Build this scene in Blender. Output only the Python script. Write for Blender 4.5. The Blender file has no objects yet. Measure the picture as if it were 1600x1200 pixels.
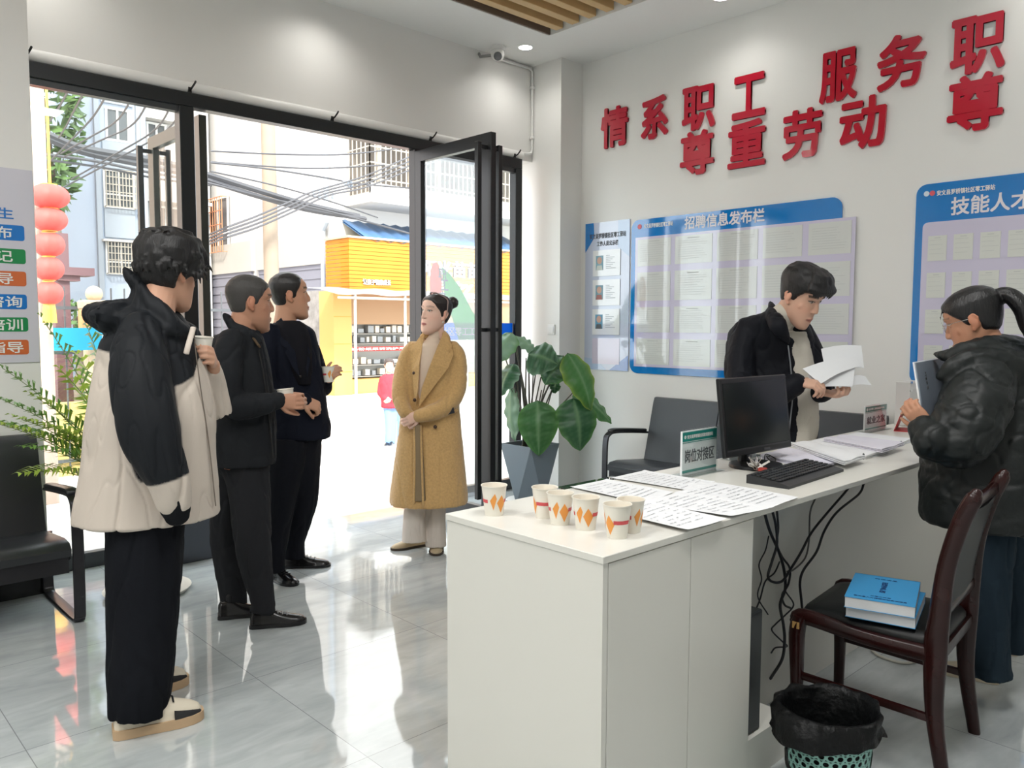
import bpy, bmesh, math, random
import numpy as np
from mathutils import Vector, Matrix, noise
random.seed(7)
PI = math.pi
SC = bpy.context.scene
COL = SC.collection

# ---------------------------------------------------------------- camera
FPX, YAW, PITCH, ROLL, CAMH = 1253.4, .75487, .0727, -.00332, 1.40
def cam_axes():
    cy, sy = math.cos(YAW), math.sin(YAW)
    fwd = np.array([sy*math.cos(PITCH), cy*math.cos(PITCH), -math.sin(PITCH)])
    rt = np.array([cy, -sy, 0.]); dn = np.cross(fwd, rt)
    rr = math.cos(ROLL)*rt + math.sin(ROLL)*dn
    dd = -math.sin(ROLL)*rt + math.cos(ROLL)*dn
    return np.array([rr, dd, fwd])
AX = cam_axes()
cam_data = bpy.data.cameras.new('camera')
cam = bpy.data.objects.new('camera', cam_data); COL.objects.link(cam)
m = Matrix.Identity(4)
for i in range(3):
    m[i][0] = AX[0][i]; m[i][1] = -AX[1][i]; m[i][2] = -AX[2][i]
m[2][3] = CAMH
cam.matrix_world = m
cam_data.sensor_width = 36; cam_data.lens = FPX/1600*36
cam_data.clip_start = .05; cam_data.clip_end = 300
SC.camera = cam

# ---------------------------------------------------------------- view, sky, sun, large lamps
SC.view_settings.view_transform = 'Standard'
SC.view_settings.look = 'None'
SC.view_settings.gamma = 1; SC.view_settings.use_curve_mapping = False
SC.view_settings.exposure = 0.16
world = bpy.data.worlds.new('sky'); SC.world = world; world.use_nodes = True
bg = world.node_tree.nodes['Background']
bg.inputs[0].default_value = (.90, .955, 1.0, 1); bg.inputs[1].default_value = 4.6
def lamp(name, kind, loc, energy, color=(1, 1, 1), **kw):
    d = bpy.data.lights.new(name, kind); d.energy = energy; d.color = color
    rot = kw.pop('rot', None)
    for k, v in kw.items(): setattr(d, k, v)
    o = bpy.data.objects.new(name, d); COL.objects.link(o); o.location = loc
    if rot: o.rotation_euler = rot
    return o
lamp('sun', 'SUN', (0, 20, 20), 6.5, (1, .95, .86), rot=(math.radians(48), 0, math.radians(-28)), angle=math.radians(9))

# pixel of the 1600x1200 frame -> point of the room, on a known plane
def ray(px, py):
    return AX.T @ np.array([(px-800)/FPX, (py-600)/FPX, 1.])
def at(px, py, z=None, X=None, Y=None, d=None):
    v = ray(px, py)
    t = (z-CAMH)/v[2] if z is not None else X/v[0] if X is not None else Y/v[1] if Y is not None else d
    return Vector((v[0]*t, v[1]*t, CAMH+v[2]*t))

# ---------------------------------------------------------------- objects
def tag(o, label=None, cat=None, group=None, kind=None):
    if label: o['label'] = label
    if cat: o['category'] = cat
    if group: o['group'] = group
    if kind: o['kind'] = kind
    return o
def thing(name, label, cat, loc=(0, 0, 0), rz=0, group=None):
    o = bpy.data.objects.new(name, None); COL.objects.link(o)
    o.empty_display_size = .1
    o.location = loc; o.rotation_euler = (0, 0, rz)
    return tag(o, label, cat, group)
def pmat(p):
    M = Matrix.Identity(4)
    while p is not None:
        M = Matrix.Translation(p.location) @ p.rotation_euler.to_matrix().to_4x4() @ M
        p = p.parent
    return M
def obj(name, bm, mat, parent=None, world=False, smooth=None, origin=None):
    """link a bmesh (or mesh) as ONE mesh object; world=True: built in world coordinates"""
    if isinstance(bm, bmesh.types.BMesh):
        me = bpy.data.meshes.new(name); bmesh.ops.recalc_face_normals(bm, faces=bm.faces)
        bm.to_mesh(me); bm.free()
    else: me = bm
    if world and parent is not None: me.transform(pmat(parent).inverted())
    if origin is not None: me.transform(Matrix.Translation(-Vector(origin)))
    mats = mat if isinstance(mat, (list, tuple)) else [mat]
    if len(me.materials) == 0:
        for k in mats: me.materials.append(k)
    if smooth is not None:
        if smooth is True: me.shade_smooth()
        else:
            me.shade_smooth()
            try: me.set_sharp_from_angle(angle=math.radians(smooth))
            except Exception: pass
    o = bpy.data.objects.new(name, me); COL.objects.link(o)
    if origin is not None: o.location = origin
    if parent is not None: o.parent = parent
    return o
def struct(name, bm, mat, smooth=None):
    return tag(obj(name, bm, mat, smooth=smooth), kind='structure')
def single(name, bm, mat, label, cat, group=None, smooth=None, origin=None):
    return tag(obj(name, bm, mat, smooth=smooth, origin=origin), label, cat, group)
def copy_tree(o, parent=None, loc=None, rz=None, label=None):
    c = o.copy(); COL.objects.link(c)
    if parent is not None: c.parent = parent
    if loc is not None: c.location = loc
    if rz is not None: c.rotation_euler = (0, 0, rz)
    if label: c['label'] = label
    for ch in list(o.children): copy_tree(ch, c)
    return c

# ---------------------------------------------------------------- mesh helpers
def B(): return bmesh.new()
def box(bm, lo, hi, bev=0, M=None, seg=1):
    lo, hi = Vector(lo), Vector(hi)
    r = bmesh.ops.create_cube(bm, size=1)
    vs = r['verts']
    bmesh.ops.scale(bm, vec=hi-lo, verts=vs); bmesh.ops.translate(bm, vec=(lo+hi)/2, verts=vs)
    if bev:
        es = list({e for v in vs for e in v.link_edges})
        rr = bmesh.ops.bevel(bm, geom=es, offset=bev, segments=seg, affect='EDGES', profile=.5)
        vs = list({v for f in rr['faces'] for v in f.verts} | {v for v in vs if v.is_valid})
    if M is not None: bmesh.ops.transform(bm, matrix=M, verts=vs)
    return vs
def frames(pts, up=None):
    pts = [Vector(p) for p in pts]; n = len(pts); out = []
    prev = None
    for i in range(n):
        a = pts[max(i-1, 0)]; b = pts[min(i+1, n-1)]
        t = (b-a)
        t = t.normalized() if t.length > 1e-9 else Vector((0, 0, 1))
        if up is not None:
            u = Vector(up)
            s = u - t*u.dot(t)
            if s.length < 1e-4: s = t.orthogonal()
            s.normalize()
        elif prev is None: s = t.orthogonal().normalized()
        else:
            s = prev - t*prev.dot(t)
            s = s.normalized() if s.length > 1e-6 else t.orthogonal().normalized()
        prev = s
        out.append((pts[i], t, s, t.cross(s)))
    return out
def loft(bm, rings, cap=True, closed=True):
    """rings: lists of points with the same count"""
    vr = [[bm.verts.new(p) for p in r] for r in rings]
    n = len(vr[0])
    for a, b in zip(vr[:-1], vr[1:]):
        for k in range(n if closed else n-1):
            try: bm.faces.new((a[k], a[(k+1) % n], b[(k+1) % n], b[k]))
            except ValueError: pass
    if cap and closed:
        bm.faces.new(vr[0][::-1]); bm.faces.new(vr[-1])
    return [v for r in vr for v in r]
def ring(c, s, q, a, b, n=14, p=2.0, ph=0.):
    """superellipse ring round c; a along s, b along q"""
    out = []
    for k in range(n):
        t = 2*PI*k/n+ph; ct, st = math.cos(t), math.sin(t)
        x = math.copysign(abs(ct)**(2/p), ct)*a; y = math.copysign(abs(st)**(2/p), st)*b
        out.append(Vector(c)+s*x+q*y)
    return out
def tube(bm, pts, r, n=10, up=None, caps='round', p=2.0):
    """limb along pts; r: number, list of numbers, or list of (a,b): a along 'up' side, b across"""
    m_ = len(pts)
    rr = [r]*m_ if isinstance(r, (int, float)) else list(r)
    rr = [(x, x) if isinstance(x, (int, float)) else x for x in rr]
    fr = frames(pts, up); rings = []
    if caps == 'round':
        c, t, s, q = fr[0]; a, b = rr[0]; h = min(a, b)
        for u in (.95, .7, .35): rings.append(ring(c-t*h*u, s, q, a*math.sqrt(1-u*u), b*math.sqrt(1-u*u), n, p))
    for (c, t, s, q), (a, b) in zip(fr, rr): rings.append(ring(c, s, q, a, b, n, p))
    if caps == 'round':
        c, t, s, q = fr[-1]; a, b = rr[-1]; h = min(a, b)
        for u in (.35, .7, .95): rings.append(ring(c+t*h*u, s, q, a*math.sqrt(1-u*u), b*math.sqrt(1-u*u), n, p))
    return loft(bm, rings)
def spline(pts, k=6):
    """Catmull-Rom through points of any dimension"""
    P = [np.array(p, float) for p in pts]
    P = [2*P[0]-P[1]]+P+[2*P[-1]-P[-2]]; out = []
    for i in range(1, len(P)-2):
        a, b, c, d = P[i-1:i+3]
        for j in range(k):
            t = j/k
            out.append(.5*((2*b)+(-a+c)*t+(2*a-5*b+4*c-d)*t*t+(-a+3*b-3*c+d)*t**3))
    out.append(P[-2])
    return [tuple(o) for o in out]
def stube(bm, pts, radii, k=5, **kw):
    rr = [(x, x) if isinstance(x, (int, float)) else x for x in radii]
    q = spline([tuple(p)+tuple(r) for p, r in zip(pts, rr)], k)
    return tube(bm, [x[:3] for x in q], [(max(x[3], .0005), max(x[4], .0005)) for x in q], **kw)
def lathe(bm, prof, n=28, c=(0, 0, 0), cap=True):
    c = Vector(c)
    return loft(bm, [[c+Vector((r*math.cos(2*PI*k/n), r*math.sin(2*PI*k/n), z)) for k in range(n)] for r, z in prof], cap=cap)
def blob(bm, c, r, M=None, seg=20, rings=12):
    v = bmesh.ops.create_uvsphere(bm, u_segments=seg, v_segments=rings, radius=1)['verts']
    bmesh.ops.scale(bm, vec=r if not isinstance(r, (int, float)) else (r, r, r), verts=v)
    if M is not None: bmesh.ops.transform(bm, matrix=M, verts=v)
    bmesh.ops.translate(bm, vec=c, verts=v)
    return v
def prism(bm, poly, o, u, v, d, holes=()):
    """polygon (2D) in plane o + x u + y v, thickness d along u x v"""
    o, u, v = Vector(o), Vector(u), Vector(v); n = u.cross(v).normalized()*d
    a = [bm.verts.new(o+u*x+v*y) for x, y in poly]; b = [bm.verts.new(o+u*x+v*y+n) for x, y in poly]
    k = len(poly)
    f0 = bm.faces.new(a[::-1]); f1 = bm.faces.new(b)
    for i in range(k): bm.faces.new((a[i], a[(i+1) % k], b[(i+1) % k], b[i]))
    if k > 4: bmesh.ops.triangulate(bm, faces=[f0, f1])
    return a+b
def rrect(w, h, r, n=5, corners=(1, 1, 1, 1)):
    """rounded rectangle outline from (0,0); corners: bl br tr tl"""
    pts = []
    for (cx, cy, a0, on) in ((r, r, PI, corners[0]), (w-r, r, 1.5*PI, corners[1]), (w-r, h-r, 0, corners[2]), (r, h-r, .5*PI, corners[3])):
        if on:
            for k in range(n+1):
                a = a0+.5*PI*k/n; pts.append((cx+r*math.cos(a), cy+r*math.sin(a)))
        else:
            pts.append((0 if cx == r else w, 0 if cy == r else h))
    return pts
def text_mesh(s, size, extrude=.001, bold=0., align='CENTER', spacing=1.0, shear=0.):
    cu = bpy.data.curves.new('t', 'FONT'); cu.body = s; cu.size = size; cu.extrude = extrude
    cu.align_x = align; cu.align_y = 'CENTER'; cu.space_character = spacing; cu.shear = shear
    cu.resolution_u = 4
    o = bpy.data.objects.new('t', cu); COL.objects.link(o)
    bpy.context.view_layer.update()
    me = bpy.data.meshes.new_from_object(o.evaluated_get(bpy.context.evaluated_depsgraph_get()))
    bpy.data.objects.remove(o); bpy.data.curves.remove(cu)
    me.materials.clear()
    if bold:        # heavier strokes: the same outline repeated round a small circle
        bm = B(); k = 8 if size > .2 else 4
        for i in range(k):
            m2 = me.copy(); a = 2*PI*(i+.5)/k; m2.transform(Matrix.Translation((bold*math.cos(a), bold*math.sin(a), .00002*i))); bm.from_mesh(m2); bpy.data.meshes.remove(m2)
        bm.to_mesh(me); bm.free()
    return me
def basis(o, u, v):
    u, v = Vector(u).normalized(), Vector(v).normalized(); n = u.cross(v)
    M = Matrix.Identity(4)
    for i in range(3): M[i][0] = u[i]; M[i][1] = v[i]; M[i][2] = n[i]; M[i][3] = o[i]
    return M
def text(name, s, size, o, u, v, mat, parent=None, fit=None, **kw):
    """text part lying in the plane (u,v), centred on o; fit=(w,h) stretches it to that size"""
    me = text_mesh(s, size, **kw)
    if fit and len(me.vertices):
        co = np.array([x.co[:] for x in me.vertices]); lo, hi = co.min(0), co.max(0)
        me.transform(Matrix.Translation(-Vector(((lo[0]+hi[0])/2, (lo[1]+hi[1])/2, 0))))
        me.transform(Matrix.Diagonal((fit[0]/(hi[0]-lo[0]), fit[1]/(hi[1]-lo[1]), 1, 1)))
    me.transform(basis(o, u, v))
    return obj(name, me, mat, parent, world=True)

# ---------------------------------------------------------------- materials
def mat(name, col, rough=.5, metal=0, spec=.5, bump=None, var=None, emit=None, coat=0, trans=0, sheen=0, alpha=1):
    """bump=(scale, strength, distance); var=(scale, amount) mottles the base colour"""
    M = bpy.data.materials.new(name); M.use_nodes = True
    nt = M.node_tree; b = nt.nodes['Principled BSDF']
    b.inputs['Base Color'].default_value = (*col, 1); b.inputs['Roughness'].default_value = rough
    b.inputs['Metallic'].default_value = metal; b.inputs['Specular IOR Level'].default_value = spec
    b.inputs['Coat Weight'].default_value = coat; b.inputs['Transmission Weight'].default_value = trans
    b.inputs['Sheen Weight'].default_value = sheen; b.inputs['Alpha'].default_value = alpha
    if emit: b.inputs['Emission Color'].default_value = (*emit[:3], 1); b.inputs['Emission Strength'].default_value = emit[3]
    if bump or var:
        tc = nt.nodes.new('ShaderNodeTexCoord')
    if bump:
        n = nt.nodes.new('ShaderNodeTexNoise'); n.inputs['Scale'].default_value = bump[0]; n.inputs['Detail'].default_value = 5
        k = nt.nodes.new('ShaderNodeBump'); k.inputs['Strength'].default_value = bump[1]; k.inputs['Distance'].default_value = bump[2]
        nt.links.new(tc.outputs['Object'], n.inputs['Vector']); nt.links.new(n.outputs['Fac'], k.inputs['Height'])
        nt.links.new(k.outputs['Normal'], b.inputs['Normal'])
    if var:
        n = nt.nodes.new('ShaderNodeTexNoise'); n.inputs['Scale'].default_value = var[0]; n.inputs['Detail'].default_value = 6
        r = nt.nodes.new('ShaderNodeMapRange'); r.inputs['To Min'].default_value = 1-var[1]; r.inputs['To Max'].default_value = 1+var[1]
        r.inputs['From Min'].default_value = .3; r.inputs['From Max'].default_value = .7
        mm = nt.nodes.new('ShaderNodeMixRGB'); mm.blend_type = 'MULTIPLY'; mm.inputs[0].default_value = 1
        mm.inputs[1].default_value = (*col, 1)
        nt.links.new(tc.outputs['Object'], n.inputs['Vector']); nt.links.new(n.outputs['Fac'], r.inputs['Value'])
        nt.links.new(r.outputs[0], mm.inputs[2]); nt.links.new(mm.outputs[0], b.inputs['Base Color'])
    return M
def vcol_mat(name, rough=.55, bump=None, sheen=0, spec=.4, sss=0):
    M = mat(name, (.5, .5, .5), rough, bump=bump, sheen=sheen, spec=spec)
    nt = M.node_tree; a = nt.nodes.new('ShaderNodeAttribute'); a.attribute_name = 'Col'
    b = nt.nodes['Principled BSDF']
    nt.links.new(a.outputs['Color'], b.inputs['Base Color'])
    if sss:
        b.inputs['Subsurface Weight'].default_value = sss; b.inputs['Subsurface Radius'].default_value = (.012, .005, .003); b.inputs['Subsurface Scale'].default_value = 1
    return M
def glass_mat(name, tint=(.96, .98, .975), refl=.10):
    """thin architectural glass: clear with a mirror sheen that grows at grazing angles"""
    M = bpy.data.materials.new(name); M.use_nodes = True; nt = M.node_tree; nt.nodes.clear()
    o = nt.nodes.new('ShaderNodeOutputMaterial'); t = nt.nodes.new('ShaderNodeBsdfTransparent'); t.inputs[0].default_value = (*tint, 1)
    g = nt.nodes.new('ShaderNodeBsdfGlossy'); g.inputs['Roughness'].default_value = .02; g.inputs[0].default_value = (.95, .97, 1, 1)
    w = nt.nodes.new('ShaderNodeLayerWeight'); w.inputs[0].default_value = .5
    f = nt.nodes.new('ShaderNodeMath'); f.operation = 'POWER'; f.inputs[1].default_value = 5
    a = nt.nodes.new('ShaderNodeMath'); a.operation = 'MULTIPLY_ADD'; a.inputs[1].default_value = .85; a.inputs[2].default_value = refl*.6
    nt.links.new(w.outputs['Facing'], f.inputs[0])
    x = nt.nodes.new('ShaderNodeMixShader')
    nt.links.new(f.outputs[0], a.inputs[0]); nt.links.new(a.outputs[0], x.inputs[0])
    nt.links.new(t.outputs[0], x.inputs[1]); nt.links.new(g.outputs[0], x.inputs[2]); nt.links.new(x.outputs[0], o.inputs[0])
    return M
def film_mat(name, col):
    """coloured film stuck on glass: lets daylight through"""
    M = mat(name, col, .4); nt = M.node_tree; t = nt.nodes.new('ShaderNodeBsdfTranslucent'); t.inputs[0].default_value = (*col, 1)
    x = nt.nodes.new('ShaderNodeMixShader'); x.inputs[0].default_value = .6
    nt.links.new(nt.nodes['Principled BSDF'].outputs[0], x.inputs[1]); nt.links.new(t.outputs[0], x.inputs[2]); nt.links.new(x.outputs[0], nt.nodes['Material Output'].inputs[0])
    return M
def sr(r, g, b):
    f = lambda c: (c/255/12.92) if c <= 10 else ((c/255+.055)/1.055)**2.4
    return (f(r), f(g), f(b))
wall_m = mat('white wall paint', (.80, .795, .77), .6, bump=(60, .05, .002), var=(1.2, .02))
ceil_m = mat('ceiling paint', (.86, .86, .84), .65, var=(.8, .02))
blackm = mat('black anodised frame', (.016, .018, .02), .32, .3)
glassm = glass_mat('pane glass')
whitem = mat('white laminate', (.78, .77, .71), .28, bump=(350, .04, .001))
white_plastic = mat('white plastic', (.82, .82, .8), .35)
paper_m = mat('paper', (.86, .88, .9), .7)
ink_m = mat('ink', (.10, .11, .12), .7)
chrome_m = mat('chrome', (.75, .76, .78), .12, 1)
# ================================================================ the room shell
CZ = 3.60; DY = 5.0; WX = 5.19; PY = 4.66
def marble():
    M = mat('polished grey marble tiles', (.42, .45, .46), .05, spec=1.0, coat=.45)
    M.node_tree.nodes['Principled BSDF'].inputs['Coat Roughness'].default_value = .04; M.node_tree.nodes['Principled BSDF'].inputs['Coat IOR'].default_value = 1.6
    nt = M.node_tree; b = nt.nodes['Principled BSDF']; N = nt.nodes.new; L = nt.links.new
    tc = N('ShaderNodeTexCoord')
    mp = N('ShaderNodeMapping'); mp.inputs['Location'].default_value = (-1.382, -2.148, 0)
    L(tc.outputs['Object'], mp.inputs['Vector'])
    br = N('ShaderNodeTexBrick'); br.offset = 0; br.squash = 1
    br.inputs['Scale'].default_value = 1; br.inputs['Brick Width'].default_value = .8; br.inputs['Row Height'].default_value = .8
    br.inputs['Mortar Size'].default_value = .0016; br.inputs['Mortar Smooth'].default_value = .1
    br.inputs['Color1'].default_value = (.0, .0, .0, 1); br.inputs['Color2'].default_value = (1, 1, 1, 1)
    L(mp.outputs[0], br.inputs['Vector'])
    # veins: stretched, warped noise
    mp2 = N('ShaderNodeMapping'); mp2.inputs['Rotation'].default_value = (0, 0, .9); mp2.inputs['Scale'].default_value = (1, 3.2, 1)
    L(tc.outputs['Object'], mp2.inputs['Vector'])
    ad = N('ShaderNodeVectorMath'); ad.operation = 'MULTIPLY_ADD'; ad.inputs[1].default_value = (7, 3, 0)
    L(br.outputs['Color'], ad.inputs[0]); L(mp2.outputs[0], ad.inputs[2])
    n1 = N('ShaderNodeTexNoise'); n1.inputs['Scale'].default_value = 1.7; n1.inputs['Detail'].default_value = 8; n1.inputs['Distortion'].default_value = 1.2
    n2 = N('ShaderNodeTexNoise'); n2.inputs['Scale'].default_value = 7; n2.inputs['Detail'].default_value = 8; n2.inputs['Distortion'].default_value = .8
    L(ad.outputs[0], n1.inputs['Vector']); L(ad.outputs[0], n2.inputs['Vector'])
    cr = N('ShaderNodeValToRGB'); cr.color_ramp.elements[0].position = .32; cr.color_ramp.elements[0].color = (.42, .46, .465, 1)
    cr.color_ramp.elements[1].position = .68; cr.color_ramp.elements[1].color = (.60, .64, .645, 1)
    mx = N('ShaderNodeMath'); mx.operation = 'MULTIPLY_ADD'; mx.inputs[1].default_value = .38
    L(n2.outputs['Fac'], mx.inputs[0])
    sc = N('ShaderNodeMath'); sc.operation = 'MULTIPLY'; sc.inputs[1].default_value = .62
    L(n1.outputs['Fac'], sc.inputs[0]); L(sc.outputs[0], mx.inputs[2]); L(mx.outputs[0], cr.inputs[0])
    jm = N('ShaderNodeMixRGB'); jm.inputs[2].default_value = (.27, .29, .295, 1)
    L(br.outputs['Fac'], jm.inputs[0]); L(cr.outputs[0], jm.inputs[1]); L(jm.outputs[0], b.inputs['Base Color'])
    wv = N('ShaderNodeTexNoise'); wv.inputs['Scale'].default_value = 5; wv.inputs['Detail'].default_value = 2
    L(tc.outputs['Object'], wv.inputs['Vector'])
    bp = N('ShaderNodeBump'); bp.inputs['Strength'].default_value = .12; bp.inputs['Distance'].default_value = .006
    L(wv.outputs['Fac'], bp.inputs['Height']); L(bp.outputs[0], b.inputs['Normal'])
    return M
floor_m = marble()
bm = B(); box(bm, (-3, -3.5, -.1), (5.3, 5.08, 0)); struct('floor', bm, floor_m)

# ceiling with a sunken rectangle that holds wooden slats
RX0, RX1, RY0, RY1 = -2.2, 4.502, -2.6, 4.385
bm = B()
for lo, hi in (((-3, RY1, CZ), (5.3, 5.2, CZ+.3)), ((-3, -3.5, CZ), (5.3, RY0, CZ+.3)),
               ((-3, RY0, CZ), (RX0, RY1, CZ+.3)), ((RX1, RY0, CZ), (5.3, RY1, CZ+.3)), ((RX0, RY0, CZ+.16), (RX1, RY1, CZ+.3))):
    box(bm, lo, hi)
struct('ceiling', bm, ceil_m)
slat_m = mat('tan wood slat', sr(205, 172, 122), .45, var=(3, .10))
fascia_m = mat('brown recess lining', sr(120, 104, 90), .6)
bm = B(); box(bm, (RX0, RY1-.012, CZ+.005), (RX1, RY1, CZ+.158)); struct('trim_1', bm, fascia_m)
slat0 = None
for k in range(42):
    y1 = RY1-.085-k*.163
    if y1-.07 < RY0: break
    if k == 0:
        bm = B(); box(bm, (RX0+.01, -.035, CZ+.012), (RX1-.012, .035, CZ+.11), bev=.003)
        slat0 = single('ceiling_slat', bm, slat_m, 'long tan wood ceiling slat nearest the door wall, first in the recess', 'slat', 'wooden slats in the ceiling recess')
        slat0.location = (0, y1-.035, 0)
    elif k < 9:
        c = copy_tree(slat0, loc=(0, y1-.035, 0))
        c['label'] = 'long tan wood ceiling slat, %s from the door wall in the recess' % ('second', 'third', 'fourth', 'fifth', 'sixth', 'seventh', 'eighth', 'ninth')[k-1]

# walls
bm = B(); box(bm, (1.06, DY, 2.80), (4.95, DY+.24, CZ)); struct('wall_front', bm, wall_m)
bm = B(); box(bm, (-3, PY, 0), (1.058, DY+.24, CZ)); struct('wall_front_left', bm, wall_m)
bm = B(); box(bm, (4.93, PY, 0), (WX+.12, DY+.24, CZ)); struct('wall_front_right', bm, wall_m)
bm = B(); box(bm, (WX, -3.5, 0), (WX+.12, PY, CZ)); struct('wall_right', bm, wall_m)
bm = B(); box(bm, (-3.12, -3.5, 0), (-3, PY, CZ)); struct('wall_left', bm, wall_m)
bm = B(); box(bm, (-3.1, -3.62, 0), (WX+.1, -3.5, CZ)); struct('wall_back', bm, wall_m)
black_stone = mat('black skirting stone', (.012, .013, .014), .15)
bm = B(); box(bm, (-3, PY-.014, 0), (1.06, PY, .10)); struct('baseboard_left', bm, black_stone)

# white trunking under the lintel and the conduit that runs up to the ceiling
bm = B(); stube(bm, [(1.07, DY-.012, 2.838), (2.9, DY-.012, 2.838), (4.80, DY-.012, 2.838)], [(.034, .02)]*3, up=(0, 0, 1), n=12)
struct('trim_2', bm, white_plastic, smooth=50)
bm = B()
P = [(4.47, 4.985, 3.575), (4.88, 4.985, 3.575), (4.915, 4.985, 3.55), (4.915, 4.985, 2.90), (4.905, 4.985, 2.872), (4.87, 4.985, 2.862), (4.79, 4.985, 2.856)]
tube(bm, P, .011, n=8)
for z in (3.42, 3.0): box(bm, (4.897, 4.97, z-.012), (4.933, 5.0, z+.012), bev=.003)
struct('trim_3', bm, white_plastic, smooth=60)
hook_m = mat('dark hook metal', (.03, .03, .03), .4, .6)
for k, (x, w) in enumerate(((1.115, 'at the left end of the door header'), (1.985, 'above the left door mullion'), (2.965, 'above the middle of the doorway'), (3.815, 'above the open right door leaf'), (4.70, 'above the right door jamb'))):
    bm = B(); tube(bm, [(0, 0, 0), (0, -.035, .01), (.012, -.05, .035), (.016, -.052, .045)], .006, n=6); box(bm, (-.01, -.004, -.014), (.01, .012, .02))
    single('wall_hook', bm, hook_m, 'small black hook ' + w, 'hook', 'hooks along the door header').location = (x, DY-.03, 2.815)

# recessed lamps
lens_m = mat('lit lens', (1, 1, 1), .5, emit=(1, .97, .92, 14))
def downlight(x, y, label, power=26):
    t = thing('downlight', label, 'ceiling light', (x, y, CZ), 0, 'round recessed ceiling lights')
    bm = B(); lathe(bm, [(.052, -.001), (.062, -.006), (.064, -.001), (.064, .0)], 32, cap=False); obj('rim', bm, white_plastic, t, smooth=True)
    bm = B(); lathe(bm, [(.001, -.004), (.052, -.003), (.052, .0)], 32); obj('lens', bm, lens_m, t)
    l = lamp('downlight_glow', 'SPOT', (x, y, CZ-.02), power*.5, (1, .97, .92), spot_size=math.radians(150), spot_blend=1, shadow_soft_size=.06)
    return t
downlight(4.55, 4.694, 'lit round downlight in the ceiling beside the dome camera')
downlight(*at(1127, -4, z=CZ)[:2], 'lit round downlight cut by the top edge of the photo')
OUT_LIGHTS = [(2.85, 4.69), (1.15, 4.69), (4.87, 1.2), (4.87, -.5), (-.6, 4.4), (2.9, -2.95), (.9, -2.95), (-1, -2.95)]
for x, y in OUT_LIGHTS:
    lamp('downlight_glow', 'SPOT', (x, y, CZ-.02), 14, (1, .97, .92), spot_size=math.radians(150), spot_blend=1, shadow_soft_size=.06)
# long office tube lamps that hang in the slat recess behind the photographer
for x, y in ((.2, 1.9), (-1.2, .4), (-1.4, 2.6), (1.8, .6)):
    lamp('tube_lamp_glow', 'AREA', (x, y, CZ-.03), 34, (1, .985, .96), shape='RECTANGLE', size=1.2, size_y=.3)

# ---------------------------------------------------------------- dome camera
t = thing('dome_camera', 'white dome security camera with dark lens at the ceiling corner', 'camera', (4.385, 4.84, CZ))
bm = B(); lathe(bm, [(.001, 0), (.062, 0), (.063, -.02), (.058, -.03), (.001, -.03)], 28); obj('base', bm, white_plastic, t, smooth=50)
bm = B(); blob(bm, (0, 0, -.055), (.055, .055, .056)); obj('dome', bm, white_plastic, t, smooth=True)
dirv = Vector((-.52, -.62, -.58)).normalized()
bm = B(); tube(bm, [Vector((0, 0, -.055))+dirv*.03, Vector((0, 0, -.055))+dirv*.058], [.034, .032], n=20, caps='flat'); obj('lens', bm, mat('dark lens', (.05, .055, .06), .1), t, smooth=60)
bm = B(); tube(bm, [(-.03, .05, -.06), (-.07, .13, -.06), (-.06, .155, -.03)], .012, n=8); obj('cable_gland', bm, mat('grey gland', (.3, .3, .29), .5), t, smooth=True)

# ---------------------------------------------------------------- glass shopfront
FY0, FY1 = 4.955, 5.035
bm = B(); box(bm, (1.06, FY0, 2.715), (4.775, FY1, 2.80), bev=.004); struct('trim_4', bm, blackm)
bm = B(); box(bm, (1.912, FY0-.005, 0), (2.0, FY1, 2.715), bev=.004); struct('trim_5', bm, blackm)
bm = B(); box(bm, (3.655, FY0, 0), (3.735, FY1, 2.715), bev=.004); struct('trim_6', bm, blackm)
bm = B(); box(bm, (4.70, FY0, 0), (4.775, FY1, 2.715), bev=.004); struct('trim_7', bm, blackm)
sill_m = mat('dark sill frame', (.05, .055, .06), .3, .3)
def fixed_pane(n, x0, x1):
    bm = B(); box(bm, (x0, FY0+.01, 0), (x1, FY1-.01, .088), bev=.004)
    box(bm, (x0, FY0+.015, 2.68), (x1, FY1-.01, 2.715))
    w = struct('window_%d' % n, bm, sill_m)
    bm = B(); box(bm, (x0, 4.993, .088), (x1, 4.999, 2.68)); obj('glass_pane', bm, glassm, w)
    return w
fixed_pane(1, 1.06, 1.912)
w2 = fixed_pane(2, 3.735, 4.70)

def door_leaf(n, x, y0, y1, near):
    """leaf standing at right angles to the shopfront, in the plane x; handle near the free end y1"""
    t = thing('door_%d' % n, '', '', (x, y0, 0)); t['kind'] = 'structure'
    s = 1 if y1 > y0 else -1
    L = abs(y1-y0); th = .024
    bm = B()
    box(bm, (-th, 0 if s > 0 else -.085, .012), (th, .085 if s > 0 else 0, 2.70), bev=.003)
    a, b = sorted((s*(L-.10), s*L)); box(bm, (-th, a, .012), (th, b, 2.70), bev=.003)
    a, b = sorted((s*.08, s*(L-.095)))
    box(bm, (-th, a, 2.615), (th, b, 2.70), bev=.003); box(bm, (-th, a, .012), (th, b, .13), bev=.003)
    obj('door_frame', bm, blackm if s < 0 else mat('daylight-tinted black frame', (.05, .052, .045), .3, .4), t)  # outward leaf: olive cast of outdoor light put into the frame colour
    bm = B(); box(bm, (-.004, a, .13), (.004, b, 2.615)); obj('glass_pane', bm, glassm, t)
    for sx in (-1, 1):
        bm = B(); yb = s*(L-.05)
        box(bm, (sx*.095-.018, yb-.018, .20), (sx*.095+.018, yb+.018, 2.63), bev=.003)
        for z in (.3, 1.37, 2.60): box(bm, (min(0, sx*.085), yb-.011, z-.013), (max(0, sx*.085), yb+.011, z+.013))
        obj('door_handle', bm, blackm, t)
    return t
door_leaf(1, 2.085, 5.03, 5.93, False)
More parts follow.
